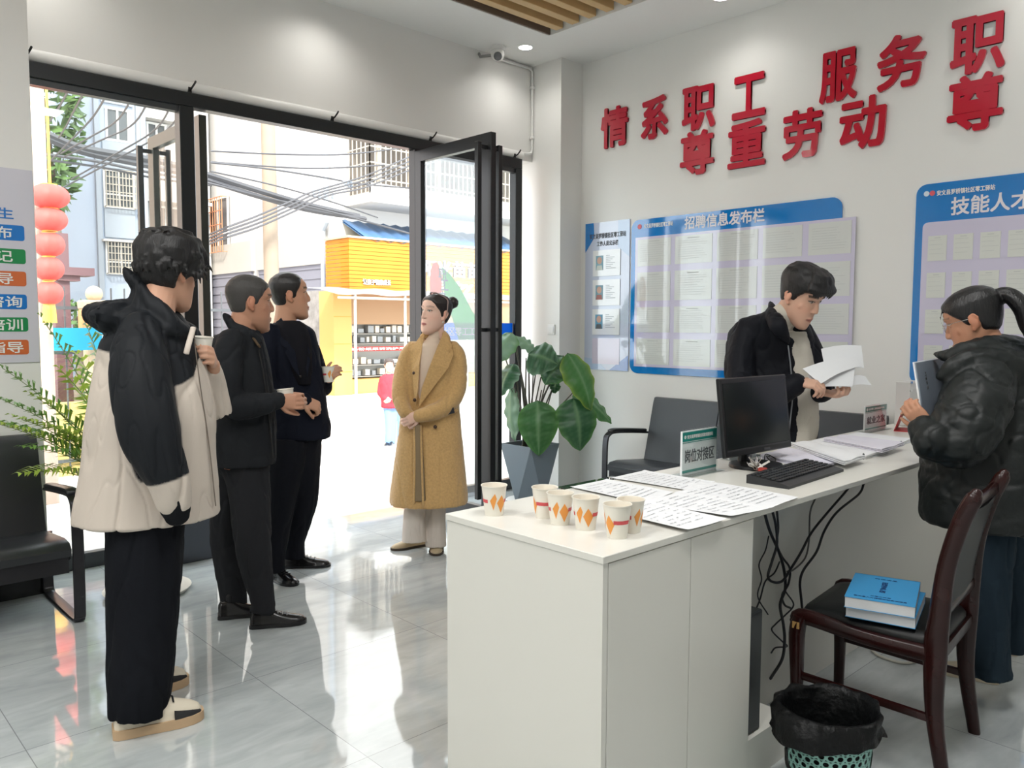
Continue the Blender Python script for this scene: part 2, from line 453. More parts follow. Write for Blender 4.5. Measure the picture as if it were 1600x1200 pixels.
door_leaf(2, 3.68, 4.97, 4.10, True)

# stickers on the right fixed pane
t = thing('glass_sticker', 'blue band with white words and green leaf sticker on the right glass', 'sticker', (4.2, 4.985, 0))
bm = B(); prism(bm, [(3.745, 1.285), (4.695, 1.285), (4.695, 1.42), (3.745, 1.42)], (0, 4.989, 0), (1, 0, 0), (0, 0, 1), .002)
obj('blue_band', bm, film_mat('sticker blue', sr(20, 140, 225)), t, world=True)
text('lettering', '社区零工工作站', .07, (4.17, 4.985, 1.352), (1, 0, 0), (0, 0, 1), white_plastic, t, fit=(.50, .07), bold=.001)
poly = [(3.93, 1.86), (4.02, 1.80), (4.12, 1.70), (4.24, 1.52), (4.33, 1.43), (4.33, 1.285), (4.10, 1.285), (4.04, 1.45), (3.96, 1.62)]
bm = B(); prism(bm, [(x, z-.0) for x, z in poly], (0, 4.9865, 0), (1, 0, 0), (0, 0, 1), .001)
obj('green_leaf', bm, film_mat('sticker green', sr(70, 190, 25)), t, world=True)
bm = B(); prism(bm, [(3.87+.085*math.cos(a)*(.7), 1.72+.17*math.sin(a)) for a in np.linspace(0, 2*PI, 24, endpoint=False)], (0, 4.984, 0), (1, 0, 0), (0, 0, 1), .001)
obj('orange_oval', bm, film_mat('sticker orange', sr(225, 130, 15)), t, world=True)
for k, ch in enumerate('职工之家'):
    text('calligraphy', ch, .1, (3.935+.02*(k % 2), 4.981, 1.80-.085*k), (1, 0, 0), (0, 0, 1), ink_m, t, fit=(.075, .085), bold=.002)

# light switch on the pillar
t = thing('light_switch', 'white wall switch on the pillar above the potted plant', 'switch', at(862, 515, X=4.93))
bm = B(); box(bm, (-.01, -.043, -.043), (-.0005, .043, .043), bev=.003); obj('plate', bm, white_plastic, t)
bm = B(); box(bm, (-.014, -.03, -.032), (-.009, .03, .032), bev=.002); obj('rocker', bm, white_plastic, t)
# ================================================================ the street outside
concrete = mat('pale street concrete', (.50, .48, .45), .8, var=(.6, .08), bump=(12, .1, .01))
bm = B()
rows = [(5.08, -.012), (5.9, -.03), (7.5, -.24), (10, -.5), (60, -.5)]
loft(bm, [[(-25, y, z), (5, y, z), (70, y, z)] for y, z in rows], cap=False, closed=False)
struct('floor_street', bm, concrete)
kerb_m = mat('kerb stone', (.50, .48, .45), .8, var=(2, .1))
bm = B(); box(bm, (8.6, 14.0, -.6), (40, 17.7, -.36)); struct('floor_sidewalk', bm, kerb_m)
c = at(524, 765, z=-.2)
bm = B(); lathe(bm, [(.001, .012), (.30, .012), (.32, .0)], 20, (0, 0, 0), cap=False)
single('manhole_cover', bm, mat('worn manhole iron', (.38, .37, .35), .8, var=(14, .4)), 'round worn manhole cover in the pale street', 'manhole').location = (c.x, c.y, -.2)
for o_ in (bpy.data.objects['manhole_cover'],): o_.rotation_euler = (-.12, 0, 0)

cream = mat('cream facade', (.44, .42, .38), .8, var=(.5, .04))
whitef = mat('white facade', (.52, .51, .49), .8, var=(.4, .03))
bluef = mat('pale blue facade', (.40, .46, .55), .8, var=(.5, .04))
greyf = mat('grey band facade', (.33, .37, .42), .8)
winm = mat('dark window', (.09, .10, .105), .15)
barm = mat('white grille bars', (.40, .36, .30), .5)
rustm = mat('rusty grille bars', sr(190, 130, 95), .6)
shutm = mat('grey roller shutter', (.22, .22, .26), .6)
woodm = mat('dark weathered board', (.22, .14, .13), .6)

def grille_window(parent, o, u, w, h, nb, nh, bars=None, depth=.25, name='window', n=None):
    """barred window: o lower left corner, u along the wall, outward normal n"""
    o, u = Vector(o), Vector(u).normalized(); v = Vector((0, 0, 1)); n = Vector(n)
    bm = B(); prism(bm, [(0, 0), (w, 0), (w, h), (0, h)], o+n*.01, u, v, .02)
    wd = obj(name, bm, winm, parent, world=True)
    bm = B()
    for x in (0, w/2, w): tube(bm, [o+u*x+n*.05, o+u*x+v*h+n*.05], .035, n=4)
    for z in (0, h*.35, h): tube(bm, [o+v*z+n*.05, o+u*w+v*z+n*.05], .03, n=4)
    obj('window_frame', bm, white_plastic, wd, world=True)
    bm = B(); b = bars or barm
    for k in range(nb+1): tube(bm, [o+u*(w*k/nb)+n*depth, o+u*(w*k/nb)+v*h+n*depth], .016, n=4)
    for k in range(nh+1): tube(bm, [o+v*(h*k/nh)+n*depth, o+u*w+v*(h*k/nh)+n*depth], .018, n=4)
    for x in (0, w):
        for z in (0, h): tube(bm, [o+u*x+v*z, o+u*x+v*z+n*depth], .018, n=4)
    obj('window_grille', bm, b, wd, world=True)
    return wd

# -------- pale blue apartment block on the left
t = thing('apartment_building', 'pale blue apartment block with barred windows across the street', 'building', (8.5, 26, -.5))
bm = B(); box(bm, (6.55, 26, -.5), (9.0, 34, 15)); obj('wall', bm, bluef, t, world=True)
bm = B(); box(bm, (9.0, 26.35, -.5), (11.1, 34, 15)); obj('wall', bm, whitef, t, world=True)
bm = B(); box(bm, (7.5, 25.86, 2.2), (7.64, 26.0, 15)); box(bm, (8.68, 25.86, -.5), (8.78, 26, 15)); obj('drain_pipe', bm, greyf, t, world=True)
bm = B()
for z0, z1 in ((4.0, 4.85), (6.05, 6.85), (7.95, 9.1)): box(bm, (7.72, 25.93, z0), (8.60, 26.0, z1))
obj('grey_panel', bm, greyf, t, world=True)
for z, h in ((2.92, 1.0), (4.90, 1.08)):
    grille_window(t, (7.74, 26, z), (1, 0, 0), .84, h, 9, 5, n=(0, -1, 0))
for x, y, z, w, h in ((7.86, 26, 6.88, .62, .92), (9.15, 26.35, 6.7, .55, .95), (9.25, 26.35, 3.6, .8, 1.5)):
    bm = B(); box(bm, (x, y-.03, z), (x+w, y-.005, z+h)); wd = obj('window', bm, winm, t, world=True)
    bm = B()
    for q in (x, x+w/2, x+w): box(bm, (q-.03, y-.07, z), (q+.03, y-.03, z+h))
    for q in (z, z+h): box(bm, (x-.05, y-.08, q-.03), (x+w+.05, y-.03, q+.03))
    obj('window_frame', bm, white_plastic, wd, world=True)
bm = B(); box(bm, (7.6, 25.7, 3.86), (8.75, 26, 3.92)); box(bm, (9.0, 25.9, 7.72), (9.9, 26.35, 8.05)); box(bm, (9.0, 25.7, 5.2), (10.9, 26.35, 5.3)); obj('ledge', bm, whitef, t, world=True)

# -------- white corner building: side street wall, upper storey, balcony
t = thing('apartment_building', 'white corner building with grey roller shutters and caged balcony', 'building', (11.3, 19, -.5))
bm = B(); box(bm, (11.3, 18.6, -.5), (20, 40, 15)); obj('wall', bm, whitef, t, world=True)
bm = B(); box(bm, (11.18, 19.3, 3.05), (11.3, 23.3, 3.98)); box(bm, (11.18, 23.6, 3.05), (11.3, 31, 3.98)); obj('fascia', bm, cream, t, world=True)
for y0, y1 in ((19.5, 23.2), (23.7, 27.0), (27.4, 31)):
    bm = B()
    for k in range(26): box(bm, (11.24-.02*(k % 2), y0, -.4+k*.133), (11.3, y1, -.4+(k+1)*.133))
    obj('roller_shutter', bm, shutm, t, world=True)
bm = B(); tube(bm, [(11.15, 19.25, 2.0), (11.15, 19.25, 3.9), (11.15, 19.05, 4.1), (11.15, 19.05, 9)], .07, n=8); obj('drain_pipe', bm, greyf, t, world=True)
grille_window(t, (11.28, 26.9, 3.75), (0, -1, 0), 1.6, 1.75, 9, 4, bars=rustm, n=(-1, 0, 0))
bm = B(); box(bm, (11.4, 17.3, 4.50), (20, 18.6, 4.72)); box(bm, (11.5, 17.45, 4.72), (20, 17.55, 5.0)); obj('balcony_slab', bm, whitef, t, world=True)
bm = B()
for k in range(46): tube(bm, [(11.45+k*.16, 17.42, 4.72), (11.45+k*.16, 17.42, 6.6)], .017, n=4)
for k in range(6): tube(bm, [(11.45, 17.42+k*.2, 4.72), (11.45, 17.42+k*.2, 6.6)], .017, n=4)
for z in (4.75, 5.1, 5.5, 5.9, 6.3, 6.6): tube(bm, [(11.45, 18.5, z), (11.45, 17.42, z), (19, 17.42, z)], .02, n=4)
for x in (11.78, 12.75, 13.7): box(bm, (x-.05, 17.46, 4.72), (x+.05, 17.54, 6.6))
obj('balcony_grille', bm, barm, t, world=True)
bm = B(); box(bm, (11.6, 18.55, 4.75), (18, 18.6, 6.5)); obj('window', bm, mat('balcony wall with shade in colour', (.17, .145, .12), .8), t, world=True)  # balcony back wall, not glazing; its shade is put into the dark colour
bm = B(); box(bm, (11.3, 17.2, 6.62), (20, 18.6, 6.8)); obj('roof', bm, whitef, t, world=True)
blue_tile = mat('blue corrugated roof', sr(75, 110, 150), .5)
nt = blue_tile.node_tree
bm = B()
n_ = 60
A_ = [(11.35+k*.1, 17.45, 3.60+.025*math.sin(k*PI/2)) for k in range(n_)]; C_ = [(11.35+k*.1, 18.6, 4.15+.025*math.sin(k*PI/2)) for k in range(n_)]
loft(bm, [A_, C_, [(x, y, z-.05) for x, y, z in C_], [(x, y, z-.05) for x, y, z in A_]], cap=False, closed=False)
obj('blue_roof', bm, blue_tile, t, world=True, smooth=True)

# -------- yellow shop
yel = mat('yellow sign boards', sr(205, 122, 8), .5, var=(2, .03))
yel2 = mat('yellow pillar tiles', sr(205, 165, 92), .5)
beige = mat('beige shutter box', sr(170, 135, 100), .6)
t = thing('shop_building', 'yellow fronted baby goods shop across the street', 'shop', (12, 17.6, -.4))
bm = B()
for k in range(13):
    z = 2.27+k*.1
    prism(bm, [(0, 0), (.06, 0), (.012, .098), (0, .098)], (10.85, 17.5, z), (0, -1, 0), (0, 0, 1), -7.0) if False else None
    box(bm, (10.85, 17.5-.02*(1 if k % 1 == 0 else 0), z), (18, 17.9, z+.088)); box(bm, (10.87, 17.52, z+.088), (18, 17.9, z+.1))
    box(bm, (10.845, 17.5, z), (10.9, 18.6, z+.088))
obj('sign_boards', bm, yel, t, world=True)
bm = B(); box(bm, (10.8, 17.42, 3.57), (18, 18.6, 3.62)); obj('sign_cap', bm, mat('sign cap', sr(215, 190, 140), .5), t, world=True)
sx = lambda px, py: at(px, py, Y=17.46)
text('shop_lettering', '阳光苗苗', .5, sx(706, 421), (1, 0, 0), (0, 0, 1), white_plastic, t, fit=(2.05, .44), bold=.012, extrude=.03)
text('shop_lettering', 'Baby', .4, sx(712, 448), (1, 0, 0), (0, 0, 1), white_plastic, t, fit=(1.25, .28), bold=.012, extrude=.03)
text('shop_lettering', '让孩子健康成长', .2, sx(589, 441), (1, 0, 0), (0, 0, 1), white_plastic, t, fit=(.84, .14), bold=.006, extrude=.02)
bm = B(); r_ = []
for k in range(25): a = 2*PI*k/24; r_.append(Vector((15.25+.2*math.cos(a), 17.46, 2.93+.26*math.sin(a))))
tube(bm, r_, .02, n=6); obj('shop_emblem', bm, white_plastic, t, world=True)
bm = B(); box(bm, (10.41, 17.5, -.4), (10.92, 18.2, 2.24))
obj('pillar', bm, yel2, t, world=True)
jm_ = mat('tile joint', sr(190, 150, 60), .7)
for z in (.22, .92, 1.6):
    bm = B(); box(bm, (10.405, 17.494, z), (10.925, 17.5, z+.015)); obj('tile_joint', bm, jm_, t, world=True)
bm = B(); box(bm, (10.43, 17.9, -.4), (10.6, 19.2, 2.27)); obj('side_wall', bm, mat('grey stone cladding', (.26, .245, .23), .7, var=(6, .25)), t, world=True)
bm = B(); box(bm, (10.92, 17.8, 1.42), (18, 18.4, 2.27)); obj('shutter_box', bm, beige, t, world=True)
bm = B(); box(bm, (10.92, 17.75, -.36), (18, 18.4, 0)); obj('window_base', bm, yel2, t, world=True)
bm = B(); box(bm, (10.92, 18.3, 0), (18, 18.4, 1.45)); w = obj('display_window', bm, mat('shop interior', (.34, .34, .31), .5), t, world=True)
bm = B(); box(bm, (10.92, 17.84, .72), (13.2, 17.86, .84)); obj('red_banner', bm, mat('red banner', sr(190, 40, 30), .5), w, world=True)
text('banner_lettering', '奶粉纸尿裤洗护用品', .1, (12.05, 17.83, .78), (1, 0, 0), (0, 0, 1), white_plastic, w, fit=(1.9, .075), bold=.003)
rnd = random.Random(3); goods_m = [mat('boxed goods', c_, .5) for c_ in ((.55, .53, .48), (.30, .32, .33), (.66, .60, .50))]
for z in (.08, .38, .95, 1.2):
    x = 11.0
    while x < 14:
        ww = rnd.uniform(.08, .2); bm = B(); box(bm, (x, 18.05, z), (x+ww, 18.2, z+rnd.uniform(.1, .2))); x += ww+rnd.uniform(.03, .14)
        obj('boxed_goods', bm, goods_m[rnd.randrange(3)], w, world=True)
for z in (.06, .36, .92, 1.18):
    bm = B(); box(bm, (10.92, 18.0, z-.02), (15, 18.28, z)); obj('shelf', bm, cream, w, world=True)
bm = B(); loft(bm, [[(x, y, z+.02*math.sin(x*5)) for x in np.linspace(9.6, 16, 30)] for y, z in ((15.9, 2.10), (16.7, 2.24), (17.5, 2.32))], cap=False, closed=False)
aw = thing('awning', 'pale translucent awning on thin posts before the yellow shop', 'awning', (11, 16, -.36))
obj('canopy', bm, mat('pale awning sheet', (.26, .28, .30), .4), aw, world=True, smooth=True)
for x in (10.05, 11.45, 13.4):
    bm = B(); tube(bm, [(x, 15.95, -.36), (x, 15.95, 2.12)], .035, n=8); obj('post', bm, barm, aw, world=True)
bm = B(); tube(bm, [(9.6, 15.92, 2.02), (16, 15.92, 2.02)], .03, n=6); obj('rail', bm, barm, aw, world=True)

# -------- utility pole and the cables
bm = B(); p = at(425, 430, Y=16.0)
tube(bm, [(p.x, 16, -.5), (p.x-.02, 16, 4), (p.x-.06, 16, 9.5)], [.165, .15, .125], n=16)
single('utility_pole', bm, mat('pale concrete pole', sr(138, 124, 108), .8, var=(3, .06)), 'pale concrete utility pole across the street', 'pole', smooth=60)
wire_m = mat('black cable', (.06, .06, .065), .6)
def cable(pxs, Y0, Y1, r, label, group='overhead street cables', ends=None):
    n = len(pxs); P = [at(x, y, Y=Y0+(Y1-Y0)*k/(n-1)) for k, (x, y) in enumerate(pxs)]; r *= 1.7
    if ends: P = [ends[0]]*(ends[0] is not None)+P+[ends[1]]*(ends[1] is not None)
    bm = B(); stube(bm, P, [r]*len(P), k=6, n=5); single('power_cable', bm, wire_m, label, 'cable', group)
cable([(60, 205), (130, 232), (225, 248), (290, 263), (400, 297), (480, 320), (560, 338)], 13, 16, .035, 'thick sagging cable bundle, upper edge of the dark band over the street')
cable([(60, 212), (130, 238), (225, 258), (300, 275), (400, 306), (480, 328), (570, 342)], 13, 16, .03, 'thick sagging cable bundle just under the topmost dark band')
cable([(60, 240), (150, 252), (225, 268), (320, 285), (410, 308), (520, 332), (640, 365)], 13, 16, .014, 'thin cable below the dark bundle')
cable([(60, 248), (160, 262), (250, 280), (330, 290)], 13, 15, .011, 'lowest thin cable of the left pane')
cable([(330, 236), (440, 241), (540, 241), (640, 230)], 15, 15.5, .010, 'nearly level thin cable high in the doorway')
cable([(330, 253), (420, 260), (500, 263), (600, 258)], 15, 15.5, .010, 'second nearly level thin cable in the doorway')
cable([(330, 254), (420, 264), (510, 278), (560, 287), (640, 294)], 14.5, 15.5, .011, 'thin cable slanting down to the right in the doorway')
cable([(330, 268), (430, 290), (520, 316), (590, 340)], 14.5, 15.5, .009, 'thin cable crossing above the thick bundle')
for k in range(4):
    cable([(330, 365+5*k), (400, 338+6*k), (460, 312+6*k), (490+8*k, 299+2*k), (570, 275+6*k), (640, 245+7*k)], 14, 15, .011, '%s of four parallel wires rising to the right' % ('topmost', 'second', 'third', 'lowest')[k], ends=(at(285, 388+5*k, Y=26.3), at(700, 222+8*k, Y=17.3)))
for k, (a, b) in enumerate((((92, 168), (64, 205)), ((116, 172), (92, 175+40)), ((150, 176), (80, 250)), ((186, 185), (95, 240)), ((210, 192), (100, 245)), ((245, 200), (112, 280)), ((262, 202), (95, 295)))):
    cable([a, ((a[0]+b[0])/2, (a[1]+b[1])/2+2), b], 9, 11, .006, 'thin diagonal wire in the left pane, %s from the left' % ('first', 'second', 'third', 'fourth', 'fifth', 'sixth', 'seventh')[k], 'thin diagonal wires in the left pane', ends=(at(a[0]+40, a[1]-75, Y=6.5), at(61, 312, Y=8.9) if k == 6 else None))
for row, pts in enumerate((((490, 299), (499, 302), (508, 304), (520, 306)), ((538, 281), (544, 285), (549, 288)))):
    t = thing('insulator_bracket', ('lower row of grey wire insulators left of the balcony', 'upper row of grey wire insulators beside the balcony')[row], 'insulator', at(*pts[0], Y=14.8))
    for x, y in pts:
        q = at(x, y, Y=14.8); bm = B(); lathe(bm, [(.02, -.06), (.035, -.03), (.02, 0), (.035, .03), (.015, .06)], 10, q); obj('insulator', bm, greyf, t, world=True)
    bm = B(); q0, q1 = at(*pts[0], Y=14.8), at(*pts[-1], Y=14.8); tube(bm, [q0-Vector((0, 0, .08)), q1-Vector((0, 0, .08))], .02, n=5); obj('bracket_bar', bm, greyf, t, world=True)

# -------- lanterns
red_m = mat('lantern cloth', sr(222, 84, 76), .6, emit=(1, .12, .09, .10)); red_m.node_tree.nodes['Principled BSDF'].inputs['Emission Strength'].default_value = 0
gold_m = mat('lantern gold trim', sr(250, 190, 70), .4)
def lantern(px, py, wpx, hpx, Y, label, tassel=False):
    c = at(px, py, Y=Y); D = (AX @ (np.array(c)-np.array([0, 0, CAMH])))[2]; s = D/FPX
    r, h = wpx*s/2, hpx*s/2*.94
    t = thing('lantern', label, 'lantern', c, 0, 'red lanterns hanging outside')
    bm = B(); lathe(bm, [(r*max(.42, math.sin(a)**.8), -h*math.cos(a)*1.0) for a in np.linspace(.30, PI-.30, 16)], 40)
    for v in bm.verts:
        a = math.atan2(v.co.y, v.co.x); k = 1-.07*abs(math.cos(a*4))**6; v.co.x *= k; v.co.y *= k
    obj('lantern_body', bm, red_m, t, smooth=True)
    bm = B()
    for sg in (-1, 1): lathe(bm, [(r*.38, sg*h*.92), (r*.41, sg*h*.94), (r*.41, sg*h*1.01), (r*.38, sg*h*1.02)], 24)
    obj('rim', bm, gold_m, t)
    if tassel:
        bm = B(); lathe(bm, [(r*.4, -h*1.05), (r*.45, -h*1.4), (r*.5, -h*2.6)], 18); obj('tassel', bm, gold_m, t)
    if tassel == 'top': pass
    return t
words5 = ('topmost', 'second', 'middle', 'fourth', 'lowest')
for k, (x, y, w, h) in enumerate(((77, 307, 58, 40), (77, 343, 52, 39), (76, 382, 46, 40), (76, 420, 44, 39), (76, 458, 42, 38))):
    lantern(x, y, w, h, 8.6, '%s red lantern of the string by the left pane' % words5[k], tassel=(k == 4))
bm = B(); q = at(78, 285, Y=8.6); tube(bm, [q, (q.x, q.y, 4.6)], .012, n=6); single('lantern_rope', bm, gold_m, 'gold rope above the topmost red lantern', 'rope')
pole_p = at(60, 300, Y=8.9)
bm = B(); tube(bm, [(pole_p.x-.02, 8.9, -.4), (pole_p.x-.02, 8.9, 5.5)], .10, n=14); tube(bm, [(pole_p.x-.02, 8.9, 4.62), (pole_p.x+.25, 8.5, 4.62)], .03, n=8); single('lamp_post', bm, mat('pale pink post', sr(200, 176, 160), .6), 'pale pink post behind the red lantern string', 'post', smooth=60)
bm = B(); q = at(93, 430, Y=11.5); box(bm, (q.x-.09, 11.4, -.5), (q.x+.09, 11.6, 2.55)); box(bm, (q.x-.1, 11.3, 2.02), (q.x+.36, 11.7, 2.12)); box(bm, (q.x-.05, 11.35, 1.95), (q.x+.2, 11.6, 2.02))
single('gate_post', bm, mat('purple brown timber', sr(105, 75, 78), .7), 'brown timber post with a small eave behind the lanterns', 'post')

# -------- fence, banner, gate pillar
ironm = mat('black fence iron', (.07, .075, .08), .5)
def fence(x0, x1, label):
    t = thing('iron_fence', label, 'fence', (x0, 11, -.5))
    bm = B()
    for k in range(int((x1-x0)/.16)+1): tube(bm, [(x0+k*.16, 11, -.4), (x0+k*.16, 11, 1.85)], .012, n=4)
    obj('pickets', bm, ironm, t, world=True)
    for z in (-.3, 1.05, 1.6):
        bm = B(); box(bm, (x0, 10.98, z-.02), (x1, 11.02, z+.02)); obj('rail', bm, ironm, t, world=True)
gp = at(148, 490, Y=11)
fence(2.3, gp.x-.2, 'black iron fence left of the ball-topped pillar')
fence(gp.x+.2, 5.05, 'black iron fence right of the ball-topped pillar')
t = thing('gate_pillar', 'cream fence pillar with a round ball on top', 'pillar', (gp.x, 11, -.5))
cp = mat('cream pillar plaster', sr(190, 168, 140), .8)
bm = B(); box(bm, (gp.x-.12, 10.88, -.5), (gp.x+.12, 11.12, 1.62), bev=.02); obj('shaft', bm, cp, t, world=True)
bm = B(); box(bm, (gp.x-.16, 10.84, 1.58), (gp.x+.16, 11.16, 1.70), bev=.02); obj('cap', bm, cp, t, world=True)
bm = B(); blob(bm, (gp.x, 11, 1.78), .10); obj('ball', bm, cp, t, world=True, smooth=True)
bm = B(); box(bm, (gp.x-.22, 10.80, 1.30), (gp.x-.12, 10.92, 1.58), bev=.02); obj('wall_lamp', bm, mat('orange lamp glass', sr(215, 140, 90), .4), t, world=True)
q0, q1 = at(64, 511, Y=10.7), at(205, 545, Y=10.7)
t = thing('banner', 'turquoise cloth banner with white words on the fence', 'banner', (q0.x, 10.7, q1.z))
bm = B(); loft(bm, [[(x, 10.7+.015*math.sin(x*9), z+.01*math.sin(x*4)) for x in np.linspace(q0.x-.6, q1.x, 24)] for z in (q1.z, (q0.z+q1.z)/2, q0.z)], cap=False, closed=False)
obj('cloth', bm, mat('turquoise cloth', sr(20, 130, 160), .7), t, world=True, smooth=True)
text('lettering', '社区服务中心', .18, at(182, 527, Y=10.67), (1, 0, 0), (0, 0, 1), white_plastic, t, fit=(.34, .07), bold=.003)
bm = B(); box(bm, (2.2, 11.05, -.5), (4.9, 11.2, .42)); single('low_wall', bm, mat('yellowish garden wall', sr(200, 176, 112), .8), 'low yellowish wall at the foot of the iron fence', 'wall')
bm = B(); box(bm, (-6, 19.5, -.5), (at(72, 250, Y=19.5).x, 26, 14)); single('distant_building', bm, mat('salmon facade', sr(200, 170, 150), .8), 'salmon coloured building edge behind the lanterns', 'building')

# -------- trees beyond the fence
leaf_m = mat('tree leaves', sr(75, 100, 50), .6, var=(2, .4))
bark_m = mat('bark', (.16, .12, .09), .8)
def tree(name, label, c, R, H, n, seed, size=.22):
    rnd = random.Random(seed)
    t = thing(name, label, 'tree', (c[0], c[1], -.5))
    bm = B(); tube(bm, [(c[0], c[1], -.5), (c[0]+.1, c[1], c[2]*.5), (c[0], c[1], c[2])], [.18, .14, .06], n=8); obj('trunk', bm, bark_m, t, world=True, smooth=True)
    bm = B()
    for k in range(n):
        d = Vector((rnd.gauss(0, 1), rnd.gauss(0, 1), rnd.gauss(0, 1))).normalized()*rnd.uniform(.35, 1)**.5
        p_ = Vector(c)+Vector((d.x*R[0], d.y*R[1], d.z*R[2]))
        a = Vector((rnd.gauss(0, 1), rnd.gauss(0, 1), rnd.gauss(0, .6))).normalized(); b_ = a.orthogonal().normalized()
        s = size*rnd.uniform(.6, 1.3)
        v = [bm.verts.new(p_+x) for x in (-a*s, b_*s*.45, a*s, -b_*s*.45)]
        bm.faces.new(v)
    obj('foliage', bm, leaf_m, t, world=True)
q = at(76, 225, Y=16.5)
tree('street_tree', 'tall green tree behind the red lanterns', (q.x-.05, 16.5, 5.3), (.62, .8, 2.0), 0, 900, 5, .16)
q = at(120, 485, Y=13)
tree('garden_shrub', 'small green shrub beyond the fence beside the ball-topped pillar', (q.x, 13, 1.45), (.42, .4, .32), 0, 260, 8, .09)
q = at(340, 612, Y=8.4)
tree('garden_shrub', 'low green shrub outside seen between the standing men', (q.x, 8.4, .72), (.22, .25, .22), 0, 160, 9, .07)
# ================================================================ counter
HC = .85
CX0, CX1, CY0, CY1 = 1.447, 5.17, 1.218, 1.822
t = thing('service_counter', 'long white service counter with paper cups and documents on it', 'counter', (1.45, 1.22, 0))
bm = B(); box(bm, (CX0, CY0, HC-.019), (CX1, CY1, HC), bev=.0015); obj('countertop', bm, whitem, t, world=True)
bm = B(); box(bm, (CX0+.004, CY0+.004, 0), (CX0+.022, CY1-.004, HC-.0195)); obj('end_panel', bm, whitem, t, world=True)
bm = B(); box(bm, (CX0+.023, CY0+.022, 0), (2.137, CY1-.004, HC-.0195)); obj('cabinet', bm, mat('cabinet inside', (.3, .29, .27), .6), t, world=True)
sx_ = at(1082, 838, Y=CY0).x
bm = B(); box(bm, (CX0+.0245, CY0+.003, .01), (sx_-.0015, CY0+.021, HC-.022), bev=.001); obj('cabinet_door', bm, whitem, t, world=True)
bm = B(); box(bm, (sx_+.0015, CY0+.003, .01), (2.139, CY0+.021, HC-.022), bev=.001); obj('cabinet_door', bm, whitem, t, world=True)
bm = B(); box(bm, (2.137, 1.45, 0), (CX1-.03, 1.468, HC-.02)); obj('back_panel', bm, whitem, t, world=True)
bm = B(); box(bm, (CX1-.022, CY0+.03, 0), (CX1-.004, CY1-.004, HC-.02)); obj('end_panel', bm, whitem, t, world=True)
bm = B(); box(bm, (2.1375, 1.225, 0), (2.40, 1.449, .138)); obj('plinth', bm, whitem, t, world=True)

# ---- paper cups
cup_m = mat('waxed paper', (.86, .83, .74), .4)
orange_m = mat('orange print', sr(240, 160, 75), .45)
redp_m = mat('red print', sr(215, 85, 90), .45)
coffee_m = mat('tea', (.55, .36, .16), .1)
def cup_patch(bm, outline, r0, r1, h, off=.0004):
    """outline: (angle, height fraction) polygon, subdivided on to the cone"""
    vs = []
    N_ = len(outline)
    for i in range(N_):
        a, b = outline[i], outline[(i+1) % N_]
        for k in range(4):
            u = k/4; an = a[0]+(b[0]-a[0])*u; f = a[1]+(b[1]-a[1])*u
            r = r0+(r1-r0)*f+off; vs.append(bm.verts.new((r*math.cos(an), r*math.sin(an), f*h)))
    cx = sum(o_[0] for o_ in outline)/N_; cf = sum(o_[1] for o_ in outline)/N_
    prev = vs
    for s_ in (.72, .44, .16):
        cur = []
        for i in range(N_):
            a, b = outline[i], outline[(i+1) % N_]
            for k in range(4):
                u = k/4; an = cx+(a[0]+(b[0]-a[0])*u-cx)*s_; f = cf+(a[1]+(b[1]-a[1])*u-cf)*s_
                r = r0+(r1-r0)*f+off; cur.append(bm.verts.new((r*math.cos(an), r*math.sin(an), f*h)))
        for i in range(len(vs)): bm.faces.new((prev[i], prev[(i+1) % len(vs)], cur[(i+1) % len(vs)], cur[i]))
        prev = cur
    bm.faces.new(prev)
def make_cup(label, loc, rz, tilt=None, group='paper cups on the counter end', scale=1):
    r0, r1, h = .0265, .0365, .085
    t = thing('paper_cup', label, 'cup', loc, rz, group)
    bm = B(); lathe(bm, [(.001, .006), (r0-.001, .006), (r0-.0005, 0), (r0, 0), (r1, h), (r1+.0022, h+.001), (r1+.0022, h+.0035), (r1-.0005, h+.003), (r1-.0018, h-.002), (r0-.0015, .008), (.001, .008)], 36, cap=False)
    obj('cup_body', bm, cup_m, t, smooth=50)
    for k in range(2):
        a = k*PI
        for pts_ in ([(a-.50, .47), (a-.02, .12), (a+.42, .46), (a-.08, .74)], [(a+2.0, .55), (a+2.32, .22), (a+2.62, .62), (a+2.45, .80)]):
            bm = B(); cup_patch(bm, pts_, r0, r1, h); obj('orange_diamond', bm, orange_m, t)
        bm = B(); a += 1.05; cup_patch(bm, [(a-.72, .46), (a+.72, .46), (a+.72, .58), (a-.72, .58)], r0, r1, h, .0007); obj('red_band', bm, redp_m, t)
    bm = B(); lathe(bm, [(.001, h*.72), (r0+(r1-r0)*.72-.002, h*.72)], 24, cap=False); obj('drink', bm, coffee_m, t)
    return t
for (px, py), rz, lab in (((772, 804), 2.6, 'paper cup standing alone at the far left of the counter end'),
                          ((851, 808), .6, 'paper cup half hidden behind its neighbour, second from the left'),
                          ((875, 818), 2.2, 'paper cup third from the left, overlapping the one behind'),
                          ((915, 826), 2.0, 'paper cup in the middle of the counter end with its red band in front'),
                          ((985, 830), 3.1, 'paper cup behind the nearest one, beside the printed sheets'),
                          ((964, 839), 4.2, 'nearest paper cup with a full orange diamond in front')):
    make_cup(lab, at(px, py, z=HC), rz-1)

